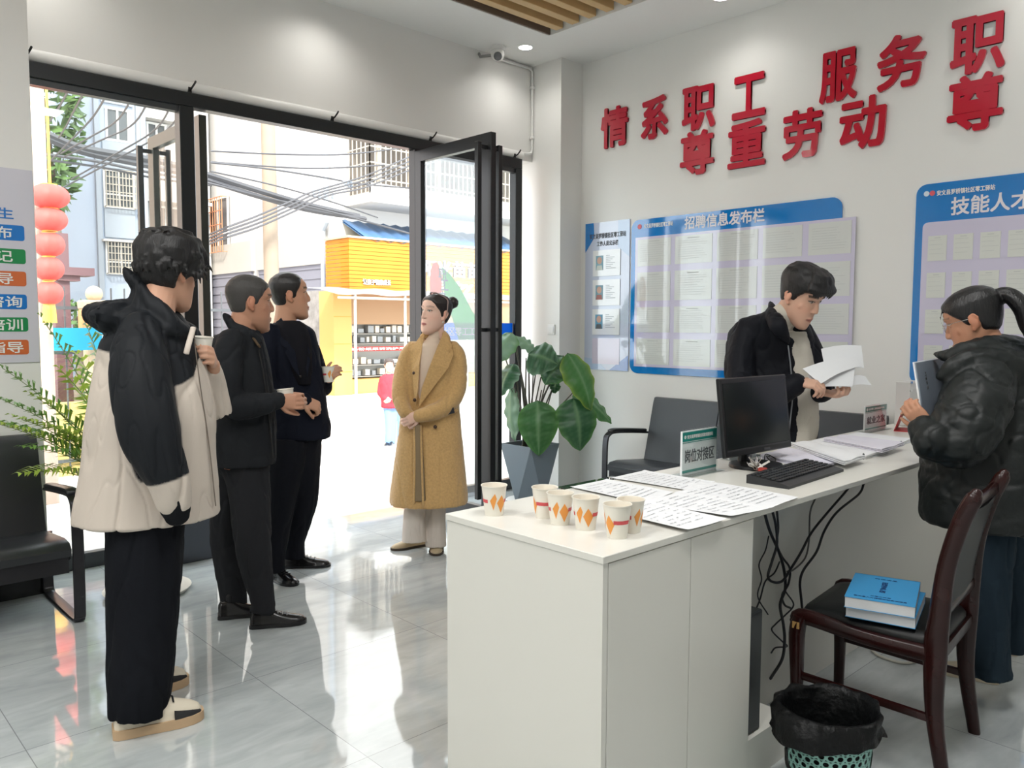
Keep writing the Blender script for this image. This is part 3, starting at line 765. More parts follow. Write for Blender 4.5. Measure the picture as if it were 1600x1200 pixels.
# ---- printed sheets
def sheet(name, label, corners, z, lines=12, cat='paper', group=None, seed=1, heading=True, curl=.0, mat_=None):
    """corners tl tr br bl in the photo, on the plane z"""
    P = [at(x, y, z=z) for x, y in corners]
    rnd = random.Random(seed)
    f = lambda u, v: (P[0]*(1-u)+P[1]*u)*(1-v)+(P[3]*(1-u)+P[2]*u)*v
    g = lambda u, v: curl*(max(0, abs(u-.5)-.38)**2*14+max(0, abs(v-.5)-.4)**2*14)+.0012*math.sin(u*5+seed)*math.sin(v*4)+.0012
    n = 12
    c = f(.5, .5); c.z = z
    t = thing(name, label, cat, c, 0, group)
    bm = B(); G = [[bm.verts.new(f(i/n, j/n)+Vector((0, 0, g(i/n, j/n)))) for i in range(n+1)] for j in range(n+1)]
    for j in range(n):
        for i in range(n): bm.faces.new((G[j][i], G[j][i+1], G[j+1][i+1], G[j+1][i]))
    obj('sheet', bm, mat_ or paper_m, t, world=True, smooth=True)
    bm = B()
    for k in range(lines):
        v = .1+.8*k/lines; u = .1
        while u < .88:
            w = rnd.uniform(.03, .12)
            if rnd.random() < .8:
                v1 = v+.011
                q = [f(u, v), f(min(u+w, .9), v), f(min(u+w, .9), v1), f(u, v1)]; uv = [(u, v), (min(u+w, .9), v), (min(u+w, .9), v1), (u, v1)]
                bm.faces.new([bm.verts.new(a+Vector((0, 0, g(*b)+.0016))) for a, b in zip(q, uv)])
            u += w+.02
    obj('printed_lines', bm, mat('grey print', (.50, .52, .55), .7), t, world=True)
    return t
G1 = 'printed sheets fanned on the counter'
sheet('printed_sheet', 'printed sheet farthest back beside the teal sign', [(953, 748), (1007, 736), (1118, 754), (1085, 769)], HC+.001, 10, group=G1, seed=1, curl=.01)
sheet('printed_sheet', 'printed sheet left of the fan, just behind the cups', [(890, 762), (948, 750), (1052, 770), (1012, 789)], HC+.002, 9, group=G1, seed=2, curl=.01)
sheet('printed_sheet', 'printed sheet nearest the keyboard at the counter edge', [(1052, 770), (1118, 754), (1248, 777), (1205, 794)], HC+.004, 10, group=G1, seed=3)
sheet('printed_sheet', 'printed sheet in the middle of the fan', [(1005, 786), (1062, 769), (1205, 794), (1143, 808)], HC+.006, 10, group=G1, seed=4, curl=.005)
sheet('printed_sheet', 'printed sheet next to the nearest cups at the counter edge', [(960, 801), (1010, 783), (1136, 812), (1074, 830)], HC+.008, 9, group=G1, seed=5, curl=.008)

# ---- acrylic desk signs
teal_m = mat('teal print', sr(40, 150, 140), .4)
acr_m = glass_mat('clear acrylic', (.95, .97, .97), .06)
card_m = mat('white card', (.83, .85, .85), .4)
def desk_sign(label, x0, x1, Y, h, txt, small, rz=0):
    t = thing('desk_sign', label, 'sign', ((x0+x1)/2, Y, HC), rz, 'teal desk signs on the counter')
    w = (x1-x0)/2
    bm = B(); box(bm, (-w, -.0045, .004), (w, .0045, h)); obj('card', bm, card_m, t)
    bm = B(); box(bm, (-w-.008, -.04, 0), (w+.008, .04, .004), bev=.001); box(bm, (-w-.006, -.0075, .004), (w+.006, -.0055, h+.006)); obj('acrylic_stand', bm, acr_m, t)
    bm = B(); box(bm, (-w, -.0052, h*.77), (w, -.0046, h*.975)); box(bm, (-w, -.0052, h*.735), (w, -.0046, h*.75)); box(bm, (-w, -.0052, .012), (w, -.0046, h*.13)); obj('teal_bands', bm, teal_m, t)
    M = pmat(t)
    for nm, s, sz, z, wd, hh, mm in (('lettering', txt, .04, h*.44, w*1.7, h*.30, ink_m), ('small_lettering', small, .015, h*.87, w*1.5, h*.085, white_plastic)):
        me = text_mesh(s, sz, extrude=.0004, bold=.0006)
        co = np.array([v.co[:] for v in me.vertices]); lo, hi = co.min(0), co.max(0)
        me.transform(Matrix.Translation(-Vector(((lo[0]+hi[0])/2, (lo[1]+hi[1])/2, 0)))); me.transform(Matrix.Diagonal((wd/(hi[0]-lo[0]), hh/(hi[1]-lo[1]), 1, 1)))
        me.transform(basis((.0, -.0058, z), (1, 0, 0), (0, 0, 1))); obj(nm, me, mm, t)
    bm = B(); lathe(bm, [(.001, 0), (w*.06, 0)], 20, cap=False)
    for v in bm.verts: v.co = (v.co.x-w*.86, -.0056, v.co.y+h*.87)
    obj('emblem', bm, white_plastic, t)
    return t
s = .55/.612
desk_sign('teal and white desk sign reading 岗位对接区 left of the monitor', at(1064, 740, Y=1.69).x, at(1117, 733, Y=1.69).x, 1.69, .166, '岗位对接区', '安文县罗桥镇社区就业服务站')
desk_sign('small teal desk sign reading 就业之家 at the far end of the counter', at(1350, 671, Y=1.77).x, at(1383, 663, Y=1.77).x, 1.77, .135, '就业之家', '社区零工驿站服务中心')
desk_sign('teal desk sign mostly hidden behind the monitor', at(1138, 722, Y=1.77).x, at(1180, 716, Y=1.77).x, 1.77, .16, '政策咨询区', '安文县罗桥镇社区就业服务站')

# ---- monitor
mb = mat('monitor plastic', (.014, .015, .017), .28); scr = mat('monitor screen', (.012, .016, .017), .18)
MY = 1.62
p0, p1 = at(1131, 660, Y=MY), at(1229, 645, Y=MY)
W2 = (p1.x-p0.x)/2; mz0 = .905; MH = .30
t = thing('computer_monitor', 'black desktop monitor standing on the white counter', 'monitor', ((p0.x+p1.x)/2, MY, HC), math.radians(-2))
T = Matrix.Translation((0, 0, mz0-HC)) @ Matrix.Rotation(math.radians(-7), 4, 'X')
bm = B(); box(bm, (-W2, -.02, 0), (W2, -.002, MH), bev=.004, M=T); box(bm, (-W2*.62, -.003, .04), (W2*.72, .05, MH-.05), bev=.012, M=T); obj('housing', bm, mb, t)
bm = B(); box(bm, (-W2+.018, -.0212, .03), (W2-.018, -.0195, MH-.02), M=T); obj('screen', bm, scr, t)
bm = B(); box(bm, (-W2+.018, -.0225, .022), (W2-.018, -.020, .027), M=T); obj('bezel_ridge', bm, mat('ridge', (.05, .05, .055), .3), t)
bm = B(); box(bm, (.028, -.0222, .008), (.07, -.020, .016), M=T); obj('badge', bm, mat('grey badge', (.07, .07, .075), .3), t)
bm = B(); tube(bm, [(0, .05, .012), (0, .055, .16)], [(.04, .02), (.035, .018)], n=12, up=(1, 0, 0), caps='flat'); obj('stand_neck', bm, mb, t, smooth=60)
bm = B(); lathe(bm, [(.001, .018), (.06, .018), (.098, .012), (.1, .004), (.1, 0), (.001, 0)], 32, (0, .0, 0), cap=False)
for v in bm.verts: v.co.x *= 1.12
obj('stand_base', bm, mb, t, smooth=50)

# ---- keyboard
kb = mat('keyboard plastic', (.022, .024, .027), .42)
a, b_ = at(1165, 753, z=HC+.012), at(1308, 735, z=HC+.012); c_ = at(1225, 765, z=HC+.005)
kx0, kx1, ky0, ky1 = 2.515, 2.985, 1.322, 1.478
t = thing('keyboard', 'black computer keyboard below the monitor', 'keyboard', ((kx0+kx1)/2, (ky0+ky1)/2, HC), math.radians(3))
kw, kd = (kx1-kx0)/2, (ky1-ky0)/2
bm = B(); prism(bm, [(-kd, 0), (kd, 0), (kd, .030), (-kd*.5, .018), (-kd, .010)], (-kw, 0, 0), (0, 1, 0), (0, 0, 1), 2*kw)
obj('keyboard_case', bm, kb, t)
bm = B()
for r in range(6):
    y = -kd*.42+r*(kd*1.34/5.6); zt = .018+(y+kd*.5)/(1.5*kd)*.012
    x = -kw+.012
    k = 0
    while x < kw-.02:
        w_ = .0165
        if r == 0 and -kw+.09 < x < -kw+.1: w_ = .10
        if abs(x-(kw*.42)) < .008 or abs(x-(kw*.62)) < .006: x += .008
        if not (r == 5 and k % 5 == 1): box(bm, (x, y-.0075, zt), (min(x+w_, kw-.008), y+.0075, zt+.006), bev=.0015)
        x += w_+.0025; k += 1
obj('keys', bm, kb, t)

# ---- bunch of keys and a thin cable by the monitor foot
t = thing('key_bunch', 'bunch of silver keys with a red fob beside the keyboard', 'keys', at(1183, 738, z=HC))
c0 = Vector(t.location); rnd = random.Random(11)
for k in range(6):
    bm = B(); a = rnd.uniform(0, 2*PI); el = rnd.uniform(.15, .75); d = Vector((math.cos(a)*math.cos(el), math.sin(a)*math.cos(el), math.sin(el))); s_ = d.orthogonal().normalized()
    o_ = Vector((0, 0, .012+.004*k))
    M_ = basis(o_, d, s_)
    box(bm, (.0, -.011, -.001), (.022, .011, .001), bev=.0008, M=M_); box(bm, (.02, -.004, -.001), (.058, .004, .001), M=M_)
    obj('key', bm, mat('key metal', (.55, .52, .48), .25, 1), t)
bm = B(); box(bm, (-.01, -.035, .004), (.02, -.005, .02), bev=.005); obj('key_fob', bm, mat('red fob', sr(170, 60, 50), .4), t)
bm = B(); box(bm, (-.02, .0, .02), (.02, .03, .034), bev=.005); obj('key_fob', bm, mat('grey leather fob', (.4, .39, .36), .6), t)
bm = B(); q = at(1195, 728, z=HC); pts = [q+Vector((0, 0, .004)), q+Vector((.05, .03, .02)), q+Vector((.1, .05, .03)), q+Vector((.12, .02, .012)), q+Vector((.06, .0, .006)), q+Vector((.12, .06, .02)), q+Vector((.15, .03, .005))]
stube(bm, pts, [.0022]*7, n=6); single('thin_cable', bm, wire_m, 'thin black looped cable behind the keyboard', 'cable')

# ---- stacks of clipped documents
G2 = 'clipped document booklets on the counter'
def booklet(label, corners, z, th, seed, mat_=None):
    P = [at(x, y, z=z+th) for x, y in corners]; c = (P[0]+P[2])/2; c.z = z
    t = thing('document_booklet', label, 'document', c, 0, G2)
    bm = B(); n = 10; rnd = random.Random(seed)
    f = lambda u, v: (P[0]*(1-u)+P[1]*u)*(1-v)+(P[3]*(1-u)+P[2]*u)*v
    for lay in range(3):
        dz0, dz1 = -th+th*lay/3+.0003, -th+th*(lay+1)/3; j = Vector((rnd.uniform(-.004, .004), rnd.uniform(-.004, .004), 0))
        top = [[f(i/n, k/2)+j+Vector((0, 0, dz1+.005*abs(math.sin(i/n*PI*1.3+seed))*(lay/2))) for k in range(3)] for i in range(n+1)]
        bot = [[f(i/n, k/2)+j+Vector((0, 0, dz0+.005*abs(math.sin(i/n*PI*1.3+seed))*(lay/2))) for k in range(3)] for i in range(n+1)]
        loft(bm, [a_+b_[::-1] for a_, b_ in zip(top, bot)])
    obj('pages', bm, mat_ or paper_m, t, world=True)
    e = P[2]; bm = B(); d = (P[1]-P[2]).normalized()
    tube(bm, [e+d*.012+Vector((0, 0, -th)), e+d*.012+Vector((0, 0, .004))], .004, n=6); obj('binder_clip', bm, ink_m, t, world=True)
lil = mat('lilac paper', (.74, .73, .82), .7)
booklet('document booklet lying nearest the keyboard, under the others', [(1188, 712), (1226, 700), (1322, 716), (1283, 730)], HC+.0005, .012, 1, lil)
booklet('document booklet second from the keyboard in the fan', [(1233, 692), (1268, 690), (1352, 712), (1320, 722)], HC+.0185, .014, 2)
booklet('document booklet in the middle of the fan, its clip in front', [(1265, 689), (1300, 684), (1390, 702), (1352, 712)], HC+.0005, .016, 3)
booklet('document booklet fourth from the keyboard in the fan', [(1286, 685), (1318, 680), (1412, 692), (1378, 703)], HC+.0225, .012, 4, lil)
booklet('document booklet farthest along the counter', [(1310, 683), (1345, 676), (1428, 686), (1400, 696)], HC+.0005, .012, 5)

# ---- desk calendar and the white box file behind it
t = thing('desk_calendar', 'red and white tent desk calendar beside the hands of the woman in black', 'calendar', at(1418, 672, z=HC))
q = Vector(t.location); red2 = mat('calendar red', sr(200, 45, 50), .5)
def slab(P, th, nv):
    bm = B(); nv = Vector(nv)*th; loft(bm, [[p_ for p_ in P], [p_+nv for p_ in P]]); return bm
h_, wC = .165, .17; X0 = -.055; X1 = .055
F = lambda x, y, z: Vector((x, y, z))
obj('back_leaf', slab([F(X0, -.09, 0), F(X0, .09, 0), F(0, .09, h_), F(0, -.09, h_)], .003, (-1, 0, .3)), red2, t)
obj('front_leaf', slab([F(X1, -.09, 0), F(X1, .09, 0), F(0, .09, h_), F(0, -.09, h_)], .003, (1, 0, .3)), paper_m, t)
obj('base_strip', slab([F(X0, -.09, 0), F(X1, -.09, 0), F(X1, .09, 0), F(X0, .09, 0)], .003, (0, 0, 1)), red2, t)
bm = B(); box(bm, (X1-.004, -.09, .002), (X1+.006, .09, .028)); obj('red_border', bm, red2, t)
t.rotation_euler = (0, 0, math.radians(-75))
t = thing('box_file', 'white box file with metal clips behind the red calendar', 'box', (at(1420, 640, Y=1.74).x, 1.74, HC))
bm = B(); box(bm, (-.07, -.03, 0), (.12, .05, .245), bev=.003); obj('case', bm, mat('grey white card', (.72, .72, .70), .5), t)
for z in (.19, .235):
    bm = B(); box(bm, (-.078, -.036, z), (-.055, -.03, z+.016), bev=.002); obj('clip', bm, chrome_m, t)

# ================================================================ under the counter
t = thing('computer_tower', 'black slim computer tower under the counter beside the cabinet', 'computer', (2.19, 1.335, .1385))
bm = B(); box(bm, (-.047, -.095, 0), (.052, .098, .385), bev=.004); obj('case', bm, mat('tower steel', (.018, .022, .024), .4), t)
bm = B(); box(bm, (-.04, -.0965, .01), (.045, -.0945, .375), bev=.001); obj('front_panel', bm, mat('tower panel', (.025, .03, .032), .3), t)
cab_m = mat('black rubber cable', (.012, .013, .018), .4); grey_cab = mat('grey cable', (.13, .13, .125), .5)
def hang(pxs, r, Y, label, m=cab_m):
    P = []
    for k, p_ in enumerate(pxs):
        P.append(at(p_[0], p_[1], Y=p_[2] if len(p_) > 2 else Y))
    bm = B(); stube(bm, P, [r]*len(P), k=6, n=7); single('hanging_cable', bm, m, label, 'cable', 'cables hanging under the counter', smooth=True)
hang([(1195, 803), (1203, 830), (1216, 860), (1225, 890), (1227, 920), (1219, 945), (1224, 975), (1226, 1000), (1222, 1030), (1204, 1060)], .0055, 1.40, 'thick black cable hanging straight down beside the cabinet')
hang([(1207, 799), (1212, 820), (1214, 850), (1206, 878), (1200, 900), (1207, 909), (1222, 908), (1236, 888), (1252, 862), (1268, 832), (1292, 802), (1318, 772), (1326, 762)], .0048, 1.38, 'black cable that loops low and rises to the counter edge')
hang([(1350, 755), (1342, 772), (1308, 800), (1288, 830), (1276, 862), (1256, 890), (1250, 910), (1252, 935), (1255, 965)], .0048, 1.36, 'black cable that falls from the counter edge behind the chair seat')
hang([(1214, 798), (1216, 825), (1214, 850), (1222, 870), (1234, 888), (1232, 912), (1222, 930), (1226, 945), (1235, 950)], .0042, 1.42, 'thin black cable twisted round the thick one')
hang([(1201, 838), (1196, 860), (1186, 882), (1190, 905), (1184, 932), (1200, 960)], .0025, 1.43, 'thinnest black cable nearest the cabinet edge')
hang([(1218, 878), (1210, 895), (1196, 908), (1188, 935), (1180, 955)], .003, 1.425, 'thin black cable slanting to the computer tower')
hang([(1276, 775), (1266, 800), (1264, 845), (1258, 872), (1240, 890), (1230, 893)], .0034, 1.43, 'grey cable hanging behind the black ones', grey_cab)
hang([(1228, 925), (1240, 945), (1226, 962), (1212, 975), (1206, 985), (1222, 1002), (1230, 1010), (1212, 1012), (1205, 1020)], .003, 1.41, 'black cable knotted beside the computer tower')

# ================================================================ waste bin
t = thing('waste_bin', 'mint green perforated waste bin lined with a black bag', 'bin', (2.235, 1.02, 0))
mint = mat('mint plastic', sr(150, 200, 190), .45)
r0, r1, hb = .105, .128, .265
# lattice wall with real holes
bm = B(); NU, rows_ = 30, 11
def cone(a, f, off=0): r = r0+(r1-r0)*f+off; return Vector((r*math.cos(a), r*math.sin(a), f*hb))
def ringz(f0, f1, bm):
    n = 60; A_ = [bm.verts.new(cone(2*PI*k/n, f0)) for k in range(n)]; B_ = [bm.verts.new(cone(2*PI*k/n, f1)) for k in range(n)]
    for k in range(n): bm.faces.new((A_[k], A_[(k+1) % n], B_[(k+1) % n], B_[k]))
ringz(0, .06, bm); ringz(.94, 1, bm)
for r in range(rows_):
    f0 = .06+.88*r/rows_; f1 = .06+.88*(r+1)/rows_
    for k in range(NU):
        a0 = 2*PI*(k+.5*(r % 2))/NU; a1 = a0+2*PI/NU
        ac, fc = (a0+a1)/2, (f0+f1)/2
        M8 = 12; inner = []; outer = []
        for j in range(M8):
            th = 2*PI*j/M8
            cxx, sxx = math.cos(th), math.sin(th)
            inner.append(bm.verts.new(cone(ac+(a1-a0)*.33*cxx, fc+(f1-f0)*.36*sxx)))
            q_ = max(abs(cxx), abs(sxx)); outer.append(bm.verts.new(cone(ac+(a1-a0)*.5*cxx/q_, fc+(f1-f0)*.5*sxx/q_)))
        for j in range(M8): bm.faces.new((outer[j], outer[(j+1) % M8], inner[(j+1) % M8], inner[j]))
bmesh.ops.remove_doubles(bm, verts=bm.verts, dist=.0004)
bmesh.ops.solidify(bm, geom=list(bm.faces), thickness=.002)
lathe(bm, [(.001, .001), (r0, .001), (r0, .006), (.001, .006)], 40, cap=False)
obj('bin_body', bm, mint, t, smooth=40)
bag_m = mat('black bin bag', (.005, .0055, .006), .4, spec=.22, bump=(30, .5, .02))
bm = B(); n = 72; rings_ = []
prof = [(.09, .03), (.105, .15), (.118, .24), (.128, .285), (.136, .300), (.144, .297), (.148, .28), (.150, .258), (.154, .238)]
for j, (r, z) in enumerate(prof):
    R_ = []
    for k in range(n):
        a = 2*PI*k/n; w_ = .010*(j > 3)+.004
        nz = noise.noise(Vector((math.cos(a)*3, math.sin(a)*3, j*.35)))
        zz = z+(.022*noise.noise(Vector((math.cos(a)*2.2, math.sin(a)*2.2, 7)))-.03*max(0, math.cos(a-2.6)))*(j >= 7)+.008*nz*(j >= 4)
        rr = r+w_*nz*1.4+.014*max(0, math.cos(a-2.6))*(j >= 6)
        R_.append(Vector((rr*math.cos(a), rr*math.sin(a), zz)))
    rings_.append(R_)
loft(bm, rings_, cap=False)
obj('bin_bag', bm, bag_m, t, smooth=True)
bm = B(); stube(bm, [(-.15, .05, .20), (-.175, .03, .165), (-.16, .0, .14), (-.13, -.02, .15)], [(.012, .004)]*4, n=8); stube(bm, [(.13, -.10, .2), (.17, -.1, .185), (.165, -.07, .2)], [(.010, .003)]*3, n=8); obj('bag_knot', bm, bag_m, t, smooth=True)
bm = B(); A_ = []
for f in (.2, .42, .64):
    A_.append([cone(math.radians(-75)+k*.09, f*1.2-.1, .003) for k in range(8)])
loft(bm, A_, cap=False, closed=False); obj('sticker', bm, mat('colourful sticker', sr(165, 190, 180), .4, var=(26, .7)), t)

# ================================================================ dark wooden chair with books
wood = mat('dark red lacquered wood', (.022, .005, .0045), .24, spec=.4, var=(9, .25), bump=(30, .05, .002)); pad = mat('black leatherette', (.008, .009, .009), .4, spec=.3, bump=(140, .15, .002))
worn = mat('worn bare wood', sr(190, 150, 90), .6)
def wooden_chair(label, loc, rz):
    t = thing('wooden_chair', label, 'chair', loc, rz)
    w, d = .215, .215
    for s in (-1, 1):
        bm = B(); stube(bm, [(s*w, d, 0), (s*w, d, .2), (s*w, d+.004, .36), (s*w, d-.008, .425)], [(.017, .017), (.020, .020), (.025, .025), (.024, .024)], n=12, p=3, up=(1, 0, 0), caps='flat'); obj('leg', bm, wood, t, smooth=50)
        bm = B(); stube(bm, [(s*w, -d-.03, 0), (s*w, -d+.004, .22), (s*w, -d+.008, .42), (s*w, -d+.002, .52), (s*w, -d-.012, .68), (s*w, -d-.045, .82), (s*w, -d-.075, .895), (s*w, -d-.082, .915)],
                       [(.016, .019), (.019, .026), (.022, .034), (.021, .030), (.019, .026), (.019, .026), (.021, .024), (.014, .016)], n=14, p=2.6, up=(1, 0, 0)); obj('leg', bm, wood, t, smooth=50)
        bm = B(); stube(bm, [(s*w, -d, .40), (s*w, 0, .405), (s*w, d-.02, .425), (s*w, d+.01, .40)], [(.016, .026), (.016, .024), (.017, .026), (.015, .02)], n=10, p=3, up=(1, 0, 0)); obj('seat_rail', bm, wood, t, smooth=50)
        bm = B(); tube(bm, [(s*w, -d, .20), (s*w, d, .22)], [(.010, .014)]*2, n=8, p=3, up=(1, 0, 0)); obj('stretcher', bm, wood, t, smooth=50)
    for yy in (d, -d):
        bm = B(); tube(bm, [(-w, yy, .40), (w, yy, .40)], [(.014, .023)]*2, n=8, p=3, up=(0, 1, 0)); obj('seat_rail', bm, wood, t, smooth=50)
    bm = B(); n = 14; R_ = []
    for sc_, z in ((.95, .405), (1, .415), (1.0, .432), (.96, .447), (.8, .456), (.4, .46), (.02, .461)): R_.append([Vector((x, y, z)) for x, y in [(p_[0]*sc_, p_[1]*sc_) for p_ in [(q_[0]-.205, q_[1]-.215) for q_ in rrect(.41, .435, .05, 4)]]])
    loft(bm, R_); obj('seat', bm, pad, t, smooth=60)
    for z0, z1, y0, y1 in ((.515, .545, -d+.0, -d-.006), (.845, .885, -d-.052, -d-.068)):
        bm = B(); tube(bm, [(-w, (y0+y1)/2, (z0+z1)/2), (w, (y0+y1)/2, (z0+z1)/2)], [(.012, .02)]*2, n=10, p=3, up=(0, 1, 0)); obj('back_rail', bm, wood, t, smooth=50)
    bm = B(); R_ = []
    for k in range(7):
        z = .55+.295*k/6; y = -d+.002-.055*(k/6)**1.5
        R_.append([Vector((x, yy+y, z)) for x, yy in ((-w+.02, -.012), (0, -.022), (w-.02, -.012), (w-.02, .012), (0, .004), (-w+.02, .012))])
    loft(bm, R_); obj('backrest', bm, pad, t, smooth=40)
    bm = B(); box(bm, (-w-.0245, d-.012, .385), (-w-.0225, d+.012, .408)); box(bm, (-w-.0200, -d-.055, .02), (-w-.0185, -d-.03, .06)); obj('worn_patch', bm, worn, t)
    return t
wooden_chair('dark red wooden chair with black seat pad under two blue books', (2.765, 1.075, 0), math.radians(6))
blue_cover = mat('blue book cover', sr(60, 150, 205), .45); page_m = mat('book pages', (.68, .69, .70), .8, bump=(300, .3, .002))
def book(label, c, rz, th, w=.285, d=.205):
    t = thing('thick_book', label, 'book', c, rz, 'blue books on the wooden chair')
    bm = B(); box(bm, (-w/2+.002, -d/2+.001, .0015), (w/2-.003, d/2-.002, th-.0015)); obj('pages', bm, page_m, t)
    bm = B(); box(bm, (-w/2, -d/2, th-.0015), (w/2, d/2, th)); box(bm, (-w/2, -d/2, 0), (w/2, d/2, .0015)); box(bm, (w/2-.003, -d/2, 0), (w/2, d/2, th)); obj('cover', bm, blue_cover, t)
    return t
bk1 = book('lower blue book on the chair seat, mostly covered', (2.695, 1.045, .462), math.radians(14), .036)
bk2 = book('upper blue book with dark printed title on the chair', (2.68, 1.05, .4985), math.radians(17), .036)
M_ = pmat(bk2)
navy = mat('navy print', sr(15, 55, 110), .5)
for s, ln, hh, px_ in (('岗位信息', .07, .011, .105), ('二零二四年', .06, .009, -.095), ('安文县人力资源和社会保障局', .155, .011, -.115)):
    me = text_mesh(s, .02, extrude=.0002, bold=.0006); co = np.array([v.co[:] for v in me.vertices]); lo, hi = co.min(0), co.max(0)
    me.transform(Matrix.Translation(-Vector(((lo[0]+hi[0])/2, (lo[1]+hi[1])/2, 0)))); me.transform(Matrix.Diagonal((ln/(hi[0]-lo[0]), hh/(hi[1]-lo[1]), 1, 1)))
    me.transform(basis((px_, 0, .0363), (0, -1, 0), (1, 0, 0))); obj('cover_lettering', me, navy, bk2)
for k, ch in enumerate('招聘信息汇编'):
    me = text_mesh(ch, .02, extrude=.0002, bold=.0006); me.transform(basis((.062-.020*k, 0, .0363), (0, -1, 0), (1, 0, 0))); obj('cover_lettering', me, navy, bk2)

# ================================================================ black waiting benches
leather = mat('black leather', (.020, .022, .025), .34, bump=(160, .12, .002)); leather2 = mat('dark grey leather', (.045, .05, .058), .38, bump=(160, .12, .002))  # second leather has a greyer base colour
frame_m = mat('gunmetal frame', (.045, .045, .05), .28, .7)
def bench(label, loc, rz, seats, mirror=False, lm=leather):
    """origin: floor below the right-hand front end (seen facing it); bench runs to -x, back at +y"""
    t = thing('waiting_bench', label, 'bench', loc, rz)
    L = .60*seats
    for k in range(seats):
        x0, x1 = -.045-(k+1)*.60+.004, -.045-k*.60-.004
        prof = [(-.005, .325), (-.01, .36), (.02, .385), (.10, .392), (.30, .375), (.45, .362), (.47, .345), (.45, .33), (.2, .325)]
        bm = B(); loft(bm, [[Vector((x, y, z)) for y, z in prof] for x in (x0, x0+.01, x1-.01, x1)]); obj('seat', bm, lm, t, smooth=45)
        prof = [(.42, .352), (.435, .36), (.47, .50), (.545, .80), (.56, .838), (.585, .842), (.595, .82), (.52, .50), (.47, .34)]
        bm = B(); loft(bm, [[Vector((x, y, z)) for y, z in prof] for x in (x0, x0+.008, x1-.008, x1)]); obj('backrest', bm, lm, t, smooth=45)
    bm = B(); box(bm, (-L-.06, .08, .285), (-.03, .12, .325), bev=.004); box(bm, (-L-.06, .36, .285), (-.03, .40, .325), bev=.004); box(bm, (-L-.03, .0, .25), (-.06, .02, .325)); obj('beam', bm, frame_m, t)
    for x in (-.02, -L-.07):
        bm = B()
        path = [(x, .50, .565), (x, .30, .585), (x, .10, .60), (x, .035, .588), (x, .005, .54), (x, -.002, .35), (x, .0, .07), (x, .012, .025), (x, .05, .008), (x, .30, .008), (x, .50, .008), (x, .55, .018), (x, .568, .06), (x, .57, .2), (x, .555, .33)]
        stube(bm, path, [(.026, .009)]*len(path), k=4, n=8, p=4, up=(1, 0, 0), caps='flat'); obj('leg_frame', bm, frame_m, t, smooth=50)
        bm = B(); stube(bm, [(x, .47, .585), (x, .30, .602), (x, .11, .618), (x, .06, .612)], [(.027, .013)]*4, n=10, p=3, up=(1, 0, 0)); obj('armrest', bm, leather, t, smooth=50)
    return t
bench('black leather waiting bench by the left poster', (1.065, 4.06, 0), math.radians(0), 2)
bench('grey-black waiting bench against the poster wall behind the counter', (4.585, 3.885-1.9, 0), math.radians(-90), 3, lm=leather2)

# ---- low glass table by the bench
t = thing('glass_table', 'low dark glass tea table between plant and bench', 'table', (3.75, 3.05, 0))
bm = B(); box(bm, (-.30, -.30, .405), (.30, .30, .415), bev=.003); obj('tabletop', bm, mat('dark green glass', (.008, .016, .012), .03, coat=1), t)
for sx in (-1, 1):
    for sy in (-1, 1):
        bm = B(); tube(bm, [(sx*.25, sy*.25, 0), (sx*.25, sy*.25, .405)], .016, n=10, caps='flat'); tube(bm, [(sx*.25, sy*.25, .39), (sx*.25, sy*.25, .424)], .024, n=12, caps='flat'); obj('leg', bm, chrome_m, t, smooth=50)

# ================================================================ plants
pot_m = mat('matt grey blue pot', (.20, .245, .29), .5); soil_m = mat('soil', (.05, .035, .025), .9)
def faceted_pot(t, r, h, rb, rot=0):
    """square tapering pot with folded triangular faces"""
    bm = B()
    top = [Vector((r*math.cos(rot+k*PI/2), r*math.sin(rot+k*PI/2), h)) for k in range(4)]
    bot = [Vector((rb*math.cos(rot+PI/4+k*PI/2), rb*math.sin(rot+PI/4+k*PI/2), 0)) for k in range(4)]
    tv = [bm.verts.new(p_) for p_ in top]; bv = [bm.verts.new(p_) for p_ in bot]
    for k in range(4):
        bm.faces.new((tv[k], bv[k], bv[(k-1) % 4])); bm.faces.new((tv[k], tv[(k+1) % 4], bv[k]))
    bm.faces.new(bv[::-1])
    iv = [bm.verts.new(p_*.93+Vector((0, 0, h*.07))) for p_ in top]; dv = [bm.verts.new(Vector((p_.x*.9, p_.y*.9, h-.04))) for p_ in top]
    for k in range(4):
        bm.faces.new((tv[k], tv[(k+1) % 4], iv[(k+1) % 4], iv[k])); bm.faces.new((iv[k], iv[(k+1) % 4], dv[(k+1) % 4], dv[k]))
    obj('pot', bm, pot_m, t)
    bm = B(); bm.faces.new([bm.verts.new(Vector((p_.x*.9, p_.y*.9, h-.035))) for p_ in top]); obj('soil', bm, soil_m, t)
def leaf_mat(name, c1, c2, vein):
    M = mat(name, c1, .32, spec=.5); nt = M.node_tree; b = nt.nodes['Principled BSDF']; N = nt.nodes.new; L = nt.links.new
    a = N('ShaderNodeAttribute'); a.attribute_name = 'Col'; L(a.outputs['Color'], b.inputs['Base Color'])
    ad = N('ShaderNodeAddShader'); tr = N('ShaderNodeBsdfTranslucent'); mx = N('ShaderNodeMixShader'); mx.inputs[0].default_value = .28
    L(a.outputs['Color'], tr.inputs[0]); L(b.outputs[0], mx.inputs[1]); L(tr.outputs[0], mx.inputs[2]); L(mx.outputs[0], nt.nodes['Material Output'].inputs[0])
    return M
bigleaf_m = leaf_mat('broad leaf', (.05, .16, .05), (.2, .4, .08), (.3, .5, .3))
def setcol(me, cols):
    at_ = me.color_attributes.new('Col', 'FLOAT_COLOR', 'POINT')
    at_.data.foreach_set('color', np.array([(*c, 1) for c in cols], np.float32).ravel())
